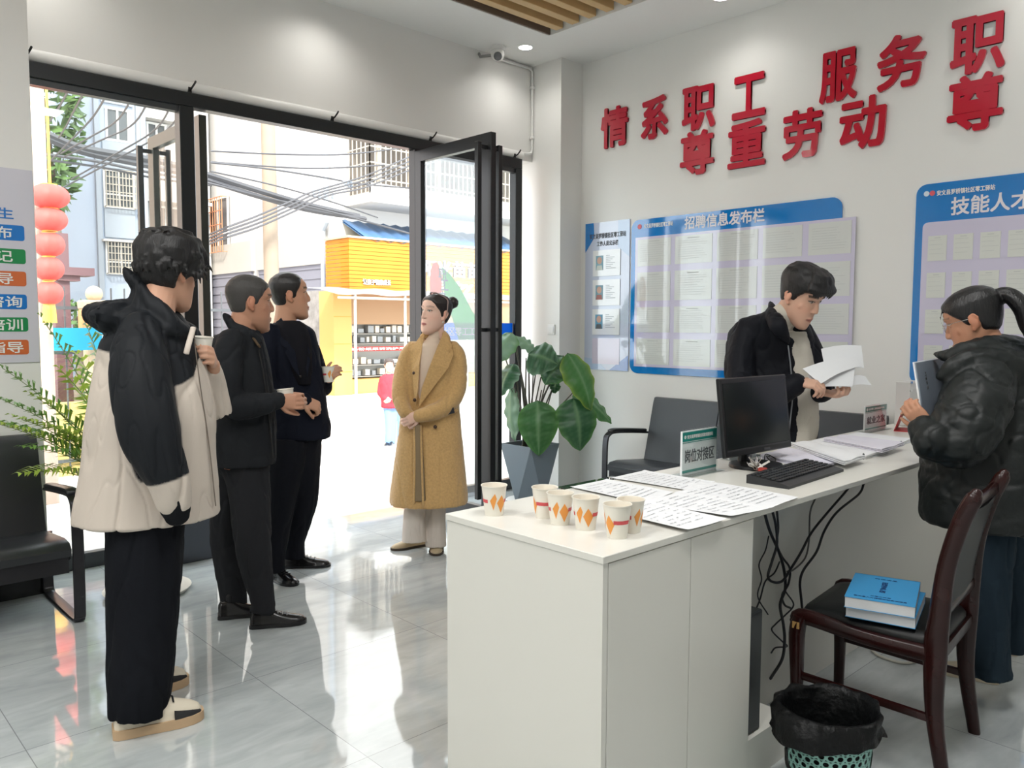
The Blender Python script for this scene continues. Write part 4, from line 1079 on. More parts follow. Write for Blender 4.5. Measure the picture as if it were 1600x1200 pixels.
def broad_leaf(t, base, tip, width, nrm, base_col, edge_col, sag=.05, fold=.25, seed=0, split=0):
    """leaf blade from base to tip, folded along the midrib"""
    base, tip = Vector(base), Vector(tip); ax = tip-base; L_ = ax.length; ax.normalize()
    nrm = Vector(nrm); nrm = (nrm-ax*nrm.dot(ax)).normalized(); sd = ax.cross(nrm)
    rnd = random.Random(seed); nu, nv = 22, 12
    bm = B(); cols = []; G = []
    for i in range(nu+1):
        u = i/nu; w = width/2*(math.sin(PI*min(1, u**.75*1.0))**.72)*(1-.12*u); w = max(w, .002)
        row = []
        for j in range(nv+1):
            v = j/nv*2-1
            rip = .010*math.sin(u*26+seed)*abs(v)
            p_ = base+ax*(L_*u)+sd*(v*w)+nrm*(-fold*abs(v)*w+sag*math.sin(PI*u)*1.0-sag*.5*u+rip+.01*noise.noise(Vector((u*3+seed, v*2, 0))))
            row.append(bm.verts.new(p_))
            k = min(1, abs(v)**6*.8+max(0, u-.8)*1.6*abs(v)); vein = .5 if abs(v) < .06 else .10*(math.sin(u*70+abs(v)*9) > .75)
            c = np.array(base_col)*(1-k)+np.array(edge_col)*k; c = c*(1-vein)+np.array((.25, .42, .22))*vein; cols.append(c)
        G.append(row)
    for i in range(nu):
        for j in range(nv): bm.faces.new((G[i][j], G[i][j+1], G[i+1][j+1], G[i+1][j]))
    me = bpy.data.meshes.new('leaf'); bm.to_mesh(me); bm.free(); setcol(me, cols)
    return obj('leaf', me, bigleaf_m, t, world=True, smooth=True)
PP = Vector((4.43, 4.50, 0))
t = thing('potted_plant', 'broad-leaved plant in a grey faceted pot by the white pillar', 'plant', PP)
faceted_pot(t, .235, .47, .15, rot=math.radians(47-90+0))
bm = B(); lathe(bm, [(.001, .0), (.17, 0), (.19, .02), (.18, .02), (.001, .012)], 30, cap=False); obj('saucer', bm, white_plastic, t, smooth=50)
fw = Vector((AX[2][0], AX[2][1], 0)).normalized(); rt = Vector((AX[0][0], AX[0][1], 0)).normalized()
DP = (AX @ np.array([PP.x, PP.y, 0.47-CAMH]))[2]
def pl(px, py, dd=0): return at(px, py, d=DP+dd)
G_D = (.035, .115, .05); G_L = (.10, .26, .06); G_Y = (.34, .45, .06); G_P = (.22, .36, .24)
leaves = [ # base, tip, width, normal (right, up, toward camera), colours, sag
  ((800, 520), (768, 572), .25, (-.4, .55, .7), G_P, G_L, .03, -.10),
  ((806, 525), (838, 552), .16, (.2, .8, .5), G_P, G_P, .02, .05),
  ((826, 553), (872, 568), .34, (.05, .55, .8), G_D, G_P, .03, -.10),
  ((880, 556), (851, 600), .30, (-.1, .6, .8), G_D, G_L, .02, -.06),
  ((887, 552), (926, 640), .29, (.35, .5, .75), (.06, .20, .05), G_Y, .05, -.12),
  ((898, 610), (957, 660), .26, (.3, .75, .5), (.05, .17, .05), G_L, .02, .10),
  ((896, 622), (908, 704), .36, (.25, .45, .85), G_D, G_L, .05, -.16),
  ((840, 626), (842, 712), .33, (-.05, .35, .9), (.045, .15, .045), G_L, .05, -.20),
  ((803, 568), (780, 618), .25, (-.6, .5, .6), G_D, G_P, .03, .05),
  ((798, 606), (803, 690), .19, (-.7, .2, .6), G_P, G_P, .03, .10),
  ((868, 596), (866, 614), .10, (.2, .5, .8), G_D, G_L, .01, .12),
  ((785, 545), (800, 534), .10, (-.2, .8, .4), G_Y, G_Y, .01, .15)]
base0 = PP+Vector((0, 0, .44))
stem_m = mat('plant stem', (.08, .075, .06), .5)
for k, (b0, tp, w, nn, c1, c2, sag, dd) in enumerate(leaves):
    P0, P1 = pl(*b0, dd), pl(*tp, dd-.06)
    nw = rt*nn[0]+Vector((0, 0, nn[1]))-fw*nn[2]
    broad_leaf(t, P0, P1, w, nw, c1, c2, sag=sag, seed=k*3.1)
    s0 = base0+Vector((random.Random(k).uniform(-.07, .07), random.Random(k+50).uniform(-.07, .07), -.01))
    mid = s0*.5+P0*.5+Vector((0, 0, .05))
    bm = B(); stube(bm, [s0, mid, P0], [.009, .007, .004], n=7); obj('stem', bm, stem_m, t, world=True, smooth=True)
for k, (px, py) in enumerate(((822, 560), (838, 575), (845, 590), (852, 600), (833, 585), (846, 610), (862, 612), (815, 600))):
    P0 = pl(px, py, .05+.02*k); s0 = base0+Vector((.02*(k-4), .015*(k % 3), -.01)); bm = B(); stube(bm, [s0, (s0+P0)/2+Vector((.01, 0, 0)), P0], [.009, .007, .005], n=6); obj('stem', bm, stem_m, t, world=True, smooth=True)

# ---- areca palm behind the young man
def palm(label, loc, fronds, pot=True):
    t = thing('potted_palm', label, 'plant', loc)
    if pot: faceted_pot(t, .22, .42, .15, rot=math.radians(10))
    bm = B(); lathe(bm, [(.001, 0), (.19, 0), (.215, .028), (.2, .028), (.001, .012)], 30, cap=False); obj('saucer', bm, mat('cream saucer', (.75, .72, .64), .5), t, smooth=50)
    for k, (az, el, L_, droop, tone) in enumerate(fronds):
        rnd = random.Random(k*7+1); d = Vector((math.cos(az), math.sin(az), 0)); b0 = Vector((d.x*.04, d.y*.04, .40))
        pts = []
        for i in range(14):
            u = i/13; pts.append(b0+d*(L_*math.cos(el)*u*(1+.25*u))+Vector((0, 0, L_*math.sin(el)*u-droop*u*u)))
        bm = B(); cols = []
        me_v = []
        for (p_, T_, s_, q_), i in zip(frames(pts, up=(0, 0, 1)), range(14)):
            if i < 4: continue
            side = T_.cross(Vector((0, 0, 1))).normalized(); up_ = side.cross(T_)
            for sg in (-1, 1):
                for h2 in (0, .5):
                    pp = p_+T_*(h2*L_/13); ll = .23*math.sin(PI*(.12+.8*i/13))*rnd.uniform(.85, 1.1); w_ = .009
                    dr = (side*sg*.8+T_*.62+up_*.25).normalized(); e1 = pp+dr*ll*.5; e2 = pp+dr*ll+Vector((0, 0, -.07*ll/.2))
                    wv = dr.cross(up_).normalized()*w_
                    v = [bm.verts.new(x_) for x_ in (pp-wv*.3, pp+wv*.3, e1+wv, e1-wv, e2)]
                    bm.faces.new((v[0], v[1], v[2], v[3])); bm.faces.new((v[3], v[2], v[4]))
                    g = rnd.uniform(.8, 1.2); c = np.array(tone)*g; cols += [c]*5
        me = bpy.data.meshes.new('frond'); bm.to_mesh(me); bm.free(); setcol(me, cols); fr = obj('frond', me, bigleaf_m, t)
        bm = B(); tube(bm, pts, [max(.006*(1-i/14), .0015) for i in range(14)], n=6); obj('stalk', bm, mat('palm stalk', (.16, .22, .06), .5), fr, smooth=True)
    return t
PG, PY2 = (.17, .34, .07), (.42, .56, .09)
palm('areca palm in a pot behind the young man by the left pane', (1.43, 4.30, 0),
     [(3.22, 1.05, .98, .30, PG), (3.3, 1.02, .95, .26, PY2), (3.25, 1.15, 1.15, .25, PG), (3.3, 1.2, 1.0, .28, PY2), (3.45, 1.05, .85, .30, PG), (3.35, 1.1, .95, .28, PY2), (3.6, 1.15, .9, .3, PY2), (3.3, 1.0, .75, .32, PY2),
      (3.2, 1.32, 1.25, .22, PG), (2.0, 1.3, 1.15, .30, PY2), (1.2, 1.25, 1.0, .3, PG), (.3, 1.15, .85, .35, PG), (3.14, 1.22, .80, .30, PY2), (5.5, 1.2, .8, .4, PG), (3.2, 1.12, 1.05, .3, PG), (2.4, 1.42, 1.2, .2, PG), (3.5, 1.3, 1.1, .3, PY2), (1.9, 1.25, .95, .3, PG)])
bm = B(); box(bm, (-.115, -.11, 0), (.115, .11, .30), bev=.008); pl_ = thing('planter_box', 'dark grey planter box beside the left door mullion', 'planter', (1.83, 4.78, 0)); obj('box', bm, mat('dark planter', (.07, .08, .10), .5), pl_)
bm = B(); box(bm, (-.10, -.095, .27), (.10, .095, .302)); obj('soil', bm, soil_m, pl_)
# ================================================================ red slogan on the poster wall
redl = mat('red acrylic letter', sr(190, 22, 52), .12, coat=.6)
WU, WV = (0, -1, 0), (0, 0, 1)     # along the wall to the right, up
def wall_pt(px, py): return at(px, py, X=WX)
upper = [('情', 4.434, 4.153), ('系', 4.02, 3.765), ('职', 3.634, 3.348), ('工', 3.205, 2.945), ('服', 0, 0), ('务', 0, 0), ('职', 1.761, 1.475)]
upper[4] = ('服', at(1283, 120, X=WX).y, at(1341, 120, X=WX).y); upper[5] = ('务', at(1372, 110, X=WX).y, at(1448, 110, X=WX).y)
lower = [('尊', 3.644, 3.350), ('重', at(1140, 210, X=WX).y, at(1198, 210, X=WX).y), ('劳', at(1225, 210, X=WX).y, at(1286, 210, X=WX).y), ('动', 2.412, 2.118), ('尊', 1.765, 1.471)]
ordw = ('first', 'second', 'third', 'fourth', 'fifth', 'sixth', 'seventh')
def slogan(ch, y0, y1, zc, label):
    w = y0-y1; h = .325
    me = text_mesh(ch, .33, extrude=.009, bold=.0105); co = np.array([v.co[:] for v in me.vertices]); lo, hi = co.min(0), co.max(0)
    me.transform(Matrix.Translation(-Vector(((lo[0]+hi[0])/2, (lo[1]+hi[1])/2, 0)))); me.transform(Matrix.Diagonal((w/(hi[0]-lo[0]), h/(hi[1]-lo[1]) if ch != '工' else .3/(hi[1]-lo[1]), 1, 1)))
    me.transform(basis((0, 0, 0), WU, WV))
    o = obj('slogan_character', me, redl); o.location = (WX-.012, (y0+y1)/2, zc)
    tag(o, label, 'letter', 'red slogan characters on the wall')
for k, (ch, a, b) in enumerate(upper): slogan(ch, a, b, 3.018, 'raised red character %s, %s in the upper slogan row' % (ch, ordw[k]))
for k, (ch, a, b) in enumerate(lower): slogan(ch, a, b, 2.690, 'raised red character %s, %s in the lower slogan row' % (ch, ordw[k]))

# ================================================================ notice boards on the poster wall
bblue = mat('board blue', sr(0, 122, 200), .10, coat=1); lav = mat('lavender acrylic', sr(205, 200, 222), .08, coat=1)
lblue = mat('pale blue print', sr(176, 196, 224), .10, coat=1); mblue = mat('mid blue print', sr(120, 150, 205), .10, coat=1)
sleeve = mat('sheet in clear sleeve', (.66, .68, .66), .10, coat=1, bump=(14, .25, .008))
def wpoly(poly, name, m, parent, x, th=.004):
    """polygon in (y, z) on the wall, thickness towards the room"""
    bm = B(); prism(bm, [(-y, z) for y, z in poly], (x, 0, 0), WU, WV, th); return obj(name, bm, m, parent, world=True)
def wtext(name, s, y0, y1, zc, h, parent, x, m=None, bold=.001):
    return text(name, s, h, (x, (y0+y1)/2, zc), WU, WV, m or white_plastic, parent, fit=(y0-y1, h), bold=bold, extrude=.0006)
# staff board
t = thing('staff_board', 'pale blue staff board with three photo cards left of the recruitment board', 'board', (WX, 4.36, 1.03))
y0, y1, z0, z1 = 4.60, 4.125, 1.03, 2.262
wpoly([(y0, z0), (y1, z0), (y1, z1), (y0, z1)], 'panel', mat('pale lilac panel', sr(198, 206, 226), .10, coat=1), t, WX-.001, .008)
wpoly([(y0, 2.02), (y0-.10, 2.14), (y0-.09, z1), (y0, z1)], 'blue_corner', bblue, t, WX-.0095, .001)
wpoly([(y1+.20, z0), (y1, z0), (y1, 1.16)], 'blue_corner', mblue, t, WX-.0095, .001)
wpoly([(y0, z0), (y0-.25, z0), (y0-.12, 1.12), (y0, 1.13)], 'blue_corner', lblue, t, WX-.0095, .0008)
wpoly([(y1+.12, 2.05), (y1, 1.96), (y1, z1), (y1+.12, z1)], 'blue_corner', lblue, t, WX-.0095, .0008)
wtext('lettering', '安文县罗桥镇社区零工驿站', 4.55, 4.16, 2.15, .045, t, WX-.0115, ink_m)
wtext('lettering', '工作人员公示栏', 4.47, 4.24, 2.085, .042, t, WX-.0115, ink_m)
photo_c = [sr(120, 160, 175), sr(110, 150, 165), sr(90, 150, 180)]
pocket = mat('empty clear pocket', sr(205, 196, 214), .06, coat=1)
for k in range(4):
    zt = 2.03-.245*k; a, b = 4.51, 4.215
    if k < 3:
        c = thing('staff_card', '%s staff photo card on the pale blue board' % ('topmost', 'middle', 'lowest')[k], 'card', (WX-.012, (a+b)/2, zt), 0, 'photo cards on the staff board')
        wpoly([(a, zt-.215), (b, zt-.215), (b, zt), (a, zt)], 'card_sheet', mat('white card in sleeve', (.78, .79, .80), .10, coat=1, bump=(14, .2, .006)), c, WX-.012, .003)
        wpoly([(a-.035, zt-.165), (a-.115, zt-.165), (a-.115, zt-.045), (a-.035, zt-.045)], 'photo', mat('photo ground', photo_c[k], .3), c, WX-.0152, .001)
        wpoly([(a-.075+.026*math.cos(q), zt-.085+.03*math.sin(q)) for q in np.linspace(0, 2*PI, 14, endpoint=False)], 'photo_face', mat('photo face', sr(200, 160, 140), .4), c, WX-.0163, .0005)
        wpoly([(a-.04, zt-.165), (a-.11, zt-.165), (a-.10, zt-.125), (a-.05, zt-.125)], 'photo_clothes', mat('photo clothes', ((.55, .6, .55), (.35, .12, .10), (.09, .10, .11))[k], .4), c, WX-.0163, .0005)
        bm = B()
        for r in range(8):
            yy = a-.145; prism(bm, [(-yy, zt-.05-r*.015), (-yy+.04+.07*((r*37) % 10)/10, zt-.05-r*.015), (-yy+.04+.07*((r*37) % 10)/10, zt-.045-r*.015), (-yy, zt-.045-r*.015)], (WX-.0152, 0, 0), WU, WV, .0005)
        obj('printed_lines', bm, mat('grey print', (.4, .42, .45), .7), c, world=True)
    else:
        wpoly([(a, zt-.215), (b, zt-.215), (b, zt), (a, zt)], 'empty_pocket', pocket, t, WX-.0095, .003)
# recruitment board
t = thing('notice_board', 'blue framed recruitment board with five columns of sheets', 'board', (WX, 3.2, 1.02))
Y0, Y1, Z0, Z1 = 4.105, 2.38, 1.02, 2.245
o_ = [(Y0-p_[0], Z0+p_[1]) for p_ in rrect(Y0-Y1, Z1-Z0, .07, 6)]
wpoly(o_, 'blue_backing', bblue, t, WX-.001, .010)
wpoly([(4.06, 1.075), (2.285, 1.075), (2.285, 2.105), (4.06, 2.105)], 'lavender_sheet', lav, t, WX-.0115, .004)
wtext('title', '招聘信息发布栏', at(1071, 355, X=WX).y, at(1196, 340, X=WX).y, 2.180, .098, t, WX-.0125, mat('silver letter', (.78, .76, .80), .2), .003)
wtext('small_lettering', '安文县罗桥镇社区零工驿站', at(1008, 348, X=WX).y, at(1053, 346, X=WX).y, 2.190, .036, t, WX-.0125)
bm = B(); q = at(1001, 352, X=WX); prism(bm, [(-q.y+.02*math.cos(a), 2.19+.02*math.sin(a)) for a in np.linspace(0, 2*PI, 16, endpoint=False)], (WX-.0125, 0, 0), WU, WV, .001); obj('emblem', bm, mat('emblem red', sr(215, 90, 100), .3), t, world=True)
lm = mat('faint print', (.48, .50, .49), .6)
def pinned(label, group, a, b, z0, z1, x, heading=True, lines=9, m=None, seed=0):
    t = thing('posted_sheet', label, 'sheet', (x, (a+b)/2, z0), 0, group)
    rnd = random.Random(seed)
    wpoly([(a, z0), (b, z0), (b, z1), (a, z1)], 'paper', m or sleeve, t, x, .002)
    bm = B(); w = a-b; h = z1-z0
    def bar(y, z, ww, hh): prism(bm, [(-y, z), (-y+ww, z), (-y+ww, z+hh), (-y, z+hh)], (x-.0022, 0, 0), WU, WV, .0003)
    if heading: bar(a-w*.34, z1-h*.10, w*.32, h*.028)
    for r in range(lines):
        z = z1-h*.18-r*h*.72/lines; bar(a-w*.08, z, w*rnd.uniform(.55, .84), h*.012)
    obj('printed_lines', bm, lm, t, world=True)
cols5 = [(4.035, 3.715), (3.675, 3.345), (3.305, 2.975), (2.935, 2.645), (2.60, 2.31)]
rows4 = [(1.875, 2.085), (1.60, 1.825), (1.35, 1.55), (1.095, 1.30)]
cw = ('first', 'second', 'third', 'fourth', 'fifth'); rw = ('top', 'second', 'third', 'bottom')
for r, (a, b) in enumerate(rows4):
    for c, (p_, q_) in enumerate(cols5):
        pinned('white notice in the %s row, %s from the left on the recruitment board' % (rw[r], cw[c]), 'notices on the recruitment board', p_, q_, a, b, WX-.016, heading=c < 3, seed=r*5+c)
# skills board at the right edge
t = thing('notice_board', 'blue framed skilled talent board cut by the right edge of the photo', 'board', (WX, 1.2, 1.05))
Y0, Y1, Z0, Z1 = 1.922, -.1, 1.05, 2.257
o_ = [(Y0-p_[0], Z0+p_[1]) for p_ in rrect(Y0-Y1, Z1-Z0, .06, 6)]
wpoly(o_, 'blue_backing', bblue, t, WX-.001, .010)
o_ = [(Y0-.045-p_[0], Z0+.06+p_[1]) for p_ in rrect(Y0-Y1-.09, 2.028-Z0-.06, .03, 5)]
wpoly(o_, 'lavender_sheet', lav, t, WX-.0115, .003)
wtext('title', '技能人才', at(1487, 325, X=WX).y, at(1612, 310, X=WX).y, 2.110, .105, t, WX-.0125, mat('silver letter', (.78, .76, .80), .2), .003)
wtext('small_lettering', '安文县罗桥镇社区零工驿站', at(1465, 304, X=WX).y, at(1556, 296, X=WX).y, 2.197, .032, t, WX-.0125)
for q, cc in ((at(1458, 305, X=WX), sr(215, 90, 100)), (at(1449, 303, X=WX), sr(215, 230, 240))):
    bm = B(); prism(bm, [(-q.y+.016*math.cos(a), 2.2+.016*math.sin(a)) for a in np.linspace(0, 2*PI, 12, endpoint=False)], (WX-.0125, 0, 0), WU, WV, .001); obj('emblem', bm, mat('emblem', cc, .3), t, world=True)
cert = mat('certificate card', (.68, .70, .66), .15, coat=1)
for r, (a, b) in enumerate(((1.795, 1.945), (1.575, 1.725), (1.36, 1.505), (1.145, 1.29))):
    for c in range(5):
        p_ = 1.842-.142*c
        pinned('small certificate in the %s row, %s from the left on the talent board' % (rw[r], cw[c]), 'certificates on the talent board', p_, p_-.105, a, b, WX-.0152, heading=True, lines=4, m=cert, seed=60+r*5+c)
# ================================================================ poster on the left pier
t = thing('wall_poster', 'white wall poster with blue, green and orange service labels', 'poster', (.7, PY, 1.2))
PX1, PX0 = 1.052, -.1
bm = B(); prism(bm, [(PX0, 1.206), (PX1, 1.206), (PX1, 2.17), (PX0, 2.17)], (0, PY-.001, 0), (1, 0, 0), (0, 0, 1), .006); obj('panel', bm, mat('poster lilac white', sr(205, 204, 214), .35), t, world=True)
pc = {'b': mat('label blue', sr(15, 115, 195), .35), 'g': mat('label green', sr(20, 135, 75), .35), 'o': mat('label orange', sr(205, 105, 55), .35)}
pA = lambda px, py: at(px, py, Y=PY)
for k, (s, c, ya, yb, xr) in enumerate((('信息发布', 'b', 352, 376, 37), ('失业登记', 'g', 389, 412, 39), ('职业指导', 'o', 424, 447, 40), ('政策咨询', 'b', 460, 483, 41), ('技能培训', 'g', 496, 518, 43), ('创业指导', 'o', 531, 554, 44))):
    z1, z0, x1 = pA(20, ya).z, pA(20, yb).z, pA(xr, ya).x; x0 = x1-.40
    bm = B(); prism(bm, [(x0+p_[0], z0+p_[1]) for p_ in rrect(x1-x0, z1-z0, .012, 4)], (0, PY-.0072, 0), (1, 0, 0), (0, 0, 1), .001); lb = obj('service_label', bm, pc[c], t, world=True)
    right = pA((14, 15, 16, 30, 31, 32)[k], ya).x; wch = .078
    text('lettering', s, .075, (right-2*wch+.01, PY-.0088, (z0+z1)/2), (1, 0, 0), (0, 0, 1), white_plastic, lb, fit=(4*wch, .058), bold=.0012)
text('lettering', '服务民生', .07, (pA(24, 334).x-2*.085, PY-.0078, pA(14, 334).z), (1, 0, 0), (0, 0, 1), pc['b'], t, fit=(4*.08, .055), bold=.0012)
# ================================================================ people: builders
def dense(bm, voxel, smooth=3, lam=.5):
    """one continuous skin from overlapping solids"""
    bmesh.ops.recalc_face_normals(bm, faces=bm.faces)
    me = bpy.data.meshes.new('t'); bm.to_mesh(me); bm.free()
    o = bpy.data.objects.new('t', me); COL.objects.link(o)
    r = o.modifiers.new('r', 'REMESH'); r.mode = 'VOXEL'; r.voxel_size = voxel; r.adaptivity = 0
    bpy.context.view_layer.update()
    out = bpy.data.meshes.new_from_object(o.evaluated_get(bpy.context.evaluated_depsgraph_get()))
    bpy.data.objects.remove(o); bpy.data.meshes.remove(me)
    n = len(out.vertices); co = np.empty(n*3, np.float32); out.vertices.foreach_get('co', co); co = co.reshape(-1, 3)
    e = np.empty(len(out.edges)*2, np.int32); out.edges.foreach_get('vertices', e); e = e.reshape(-1, 2)
    deg = np.bincount(e.ravel(), minlength=n).astype(np.float32)[:, None]+1e-6
    for _ in range(smooth):
        acc = np.zeros_like(co)
        for k in range(3): acc[:, k] = np.bincount(e[:, 0], co[e[:, 1], k], n)+np.bincount(e[:, 1], co[e[:, 0], k], n)
        co = co+(acc/deg-co)*lam
    out.vertices.foreach_set('co', co.ravel()); out.update()
    return out, co
def normals(me):
    n = np.empty(len(me.vertices)*3, np.float32); me.vertices.foreach_get('normal', n); return n.reshape(-1, 3)
def wrinkle(me, co, amp, scale=(9, 9, 5), seed=0, ridged=True):
    nr = normals(me); sx, sy, sz = scale
    d = np.empty(len(co), np.float32)
    for i, c in enumerate(co):
        v = noise.noise(Vector((c[0]*sx+seed, c[1]*sy, c[2]*sz))); w = noise.noise(Vector((c[0]*sx*2.3, c[1]*sy*2.3+seed, c[2]*sz*2.6)))
        d[i] = .8*w-math.exp(-(v/.07)**2)-.45*math.exp(-(w/.05)**2)
    co2 = co+nr*(d[:, None]*amp); me.vertices.foreach_set('co', co2.astype(np.float32).ravel()); me.update(); return co2
def paint(me, cols):
    a = me.color_attributes.new('Col', 'FLOAT_COLOR', 'POINT')
    c = np.ones((len(cols), 4), np.float32); c[:, :3] = cols; a.data.foreach_set('color', c.ravel())

SK_Z = [-.122, -.114, -.100, -.080, -.058, -.030, 0, .030, .052, .080, .105, .122, .131, .134]
SK_A = [.010, .026, .042, .053, .060, .066, .071, .0735, .0755, .075, .065, .046, .024, .004]
SK_F = [.068, .086, .094, .094, .0925, .0925, .090, .084, .0935, .0905, .071, .040, .010, -.012]
SK_B = [.050, .030, .004, -.024, -.050, -.076, -.090, -.099, -.104, -.102, -.088, -.062, -.038, -.022]
def skull_pt(th, z, off=0.):
    """th: 0 front, + to the right"""
    zz = min(max(z, SK_Z[0]), SK_Z[-1])
    a = np.interp(zz, SK_Z, SK_A); f = np.interp(zz, SK_Z, SK_F); b = np.interp(zz, SK_Z, SK_B)
    c, s = math.cos(th), math.sin(th)
    yc = (f+b)/2*.55+b*.0+.0; yc = b+(f-b)*.48
    ry = (f-yc) if c > 0 else (yc-b); p = 2.25
    x = math.copysign(abs(s)**(2/p), s)*(a+off); y = yc+math.copysign(abs(c)**(2/p), c)*(ry+off)
    k = max(0., (z-.07)/.064)
    return Vector((x, y, z+off*k))
def loft_skull(bm, off=lambda th, z: 0., z0=-.122, z1=.134, nz=40, n=48):
    rings = []
    for i in range(nz+1):
        u = i/nz; z = z0+(z1-z0)*(u if z0 > -.11 else u)
        if u > .8: z = z0+(z1-z0)*(1-(1-u)**2/.2*1.0) if False else z
        rings.append([skull_pt(2*PI*k/n, z, off(2*PI*k/n, z)) for k in range(n)])
    return loft(bm, rings)
class Fig:
    def __init__(self, label, px, D, foot, cat='person'):
        self.D = D; v = ray(px, 560); v = Vector((v[0], v[1], 0)).normalized()
        self.fw = v; self.rt = Vector((v.y, -v.x, 0)); self.s = D/FPX
        f = Vector(foot); self.t = thing('person', label, cat, (f.x, f.y, f.z))
        self.body = B(); self.head_M = None
    def P(self, px, py, dd=0.): return at(px, py, d=self.D+dd)
    def dirv(self, phi, el=0.):
        a, e = math.radians(phi), math.radians(el)
        return (self.rt*math.cos(a)+self.fw*math.sin(a))*math.cos(e)+Vector((0, 0, math.sin(e)))
    def torso(self, bm, rows, n=28, p=2.5, body=.8, k=4):
        """rows: (cx px, y px, half width px, half depth m, depth offset)"""
        q = spline([(*self.P(x, y, dd), hw*self.s, b) for x, y, hw, b, dd in rows], k)
        for tgt, sc in ((bm, 1), (self.body, body)):
            if sc and tgt is not None:
                loft(tgt, [ring(r[:3], self.rt, self.fw, max(r[3]*sc, .004), max(r[4]*sc, .004), n, p) for r in (q if tgt is bm else q[:-k])])
    def limb(self, bm, rows, n=16, body=.7, k=5, caps='round'):
        """rows: (px, py, depth offset, radius px across, radius px in depth)"""
        P = [self.P(*r[:3]) for r in rows]; R = [((r[3])*self.s, (r[4] if len(r) > 4 else r[3])*self.s) for r in rows]
        if bm is not None: stube(bm, P, [(b, a) for a, b in R], k=k, n=n, up=self.fw, caps=caps)
        if body: stube(self.body, P, [(b*body, a*body) for a, b in R], k=k, n=n, up=self.fw, caps=caps)
        return P
    def head(self, px, py, dd, phi, pitch=0, roll=0, scale=1., female=False, jaw=1., nose=1.):
        c = self.P(px, py, dd); f = self.dirv(phi)
        Mr = basis((0, 0, 0), f.cross(Vector((0, 0, 1))), f)      # x right of the person, y forward, z up
        M = Matrix.Translation(c) @ Mr @ Matrix.Rotation(math.radians(pitch), 4, 'X') @ Matrix.Rotation(math.radians(roll), 4, 'Y') @ Matrix.Scale(scale, 4)
        self.head_M = M; self.female = female
        bm = B()
        loft_skull(bm)
        w = .92 if female else 1.
        tube(bm, [(0, .080, .046), (0, .088, .024), (0, .098, .002), (0, .1015, -.011)], [(.0075, .008), (.0085, .009), (.0105*w, .0115*nose), (.0115*w, .0115*nose)], n=10, up=(1, 0, 0))
        for s in (-1, 1):
            blob(bm, (s*.0125*w, .094, -.014), (.0085, .010, .008))
            blob(bm, (s*.040, .046, -.004), (.0245, .022, .028))
            blob(bm, (s*.032, .0695, .030), (.0150, .0135, .0120))                       # eye with lids
            tube(bm, [(s*.014, .088, .050), (s*.034, .0865, .055), (s*.056, .066, .050)], [.006, .0065, .005], n=8)
            Me = Matrix.Rotation(s*math.radians(-22), 4, 'Z') @ Matrix.Rotation(math.radians(-12), 4, 'X')
            blob(bm, (s*.079, -.012, .012), (.0085, .019, .031), Me); blob(bm, (s*.0765, -.002, -.016), (.008, .009, .012))
            tube(bm, [(s*.079+s*.004, .000, .030), (s*.085, -.018, .040), (s*.088, -.030, .022), (s*.084, -.022, -.004)], [.0045]*4, n=6)
            if jaw > 1: blob(bm, (s*.037, .022, -.062), (.0205, .05, .030))
        tube(bm, [(-.025, .086, -.053), (-.010, .0965, -.0500), (0, .0965, -.0515), (.010, .0965, -.0500), (.025, .086, -.053)], [.0028, .0052, .005, .0052, .0028], n=8)
        tube(bm, [(-.021, .087, -.0590), (0, .0965, -.0625), (.021, .087, -.0590)], [.003, .0068, .003], n=8)
        blob(bm, (0, .080, -.100), (.021, .017, .016))
        tube(bm, [(0, -.02, -.03), (0, -.028, -.09), (0, -.036, -.15)], [.053*(.86 if female else 1.06), .052*(.84 if female else 1.06), .057*(.84 if female else 1.1)], n=18)
        bmesh.ops.transform(bm, matrix=M, verts=bm.verts)
        me = bpy.data.meshes.new('h'); bm.to_mesh(me); bm.free(); self.body.from_mesh(me); bpy.data.meshes.remove(me)
        return M
    def hand(self, wrist, d, pn, thumb=1, curl=(25, 35, 25), size=1., spread=1., thumb_in=30, fc=None):
        """wrist point, finger direction d, palm normal pn; thumb=+1 on the d x pn side"""
        bm = self.body; d = Vector(d).normalized(); pn = Vector(pn); pn = (pn-d*pn.dot(d)).normalized(); s = d.cross(pn)*thumb; w = Vector(wrist); z = size
        q = [(-.02, .023, .019, 0), (.0, .025, .0185, 0), (.03, .034, .0165, .002), (.065, .039, .0145, .003), (.085, .037, .012, .002)]
        loft(bm, [ring(w+d*(u*z)+pn*(o*z), s, pn, a*z, b*z, 14, 2.4) for u, a, b, o in q])
        for k, (lat, L_, base) in enumerate(((.0285, .072, .084), (.0095, .080, .088), (-.0098, .074, .086), (-.028, .058, .079))):
            c = fc[k] if fc else curl
            p = w+d*(base*z*.97)+s*(lat*z)+pn*.001; dd = (d+s*(lat*1.6*spread)).normalized(); pts = [p-dd*.012*z, p]; ang = 0
            for j, f in enumerate((.42, .31, .27)):
                a = math.radians(c[j]); ax = s if thumb > 0 else s
                ang += a; v = dd*math.cos(ang)+pn*math.sin(ang); p = p+v*(L_*f*z); pts.append(p)
            tube(bm, pts, [.0098*z, .0095*z, .0090*z, .0082*z, .0070*z], n=10)
        b0 = w+d*(.016*z)+s*(.020*z); v1 = (d*.62+s*.75+pn*.25).normalized()
        p1 = b0+v1*.038*z; t_ = math.radians(thumb_in); v2 = (d*.85+s*(.45*math.cos(t_)-.6*math.sin(t_))+pn*.65*math.sin(t_+.3)).normalized()
        p2 = p1+v2*.032*z; p3 = p2+(v2*.8+pn*.2-s*.25*math.sin(t_)).normalized()*.026*z
        tube(bm, [b0-v1*.008, b0, p1, p2, p3], [.012*z, .014*z, .0115*z, .0098*z, .0078*z], n=10)
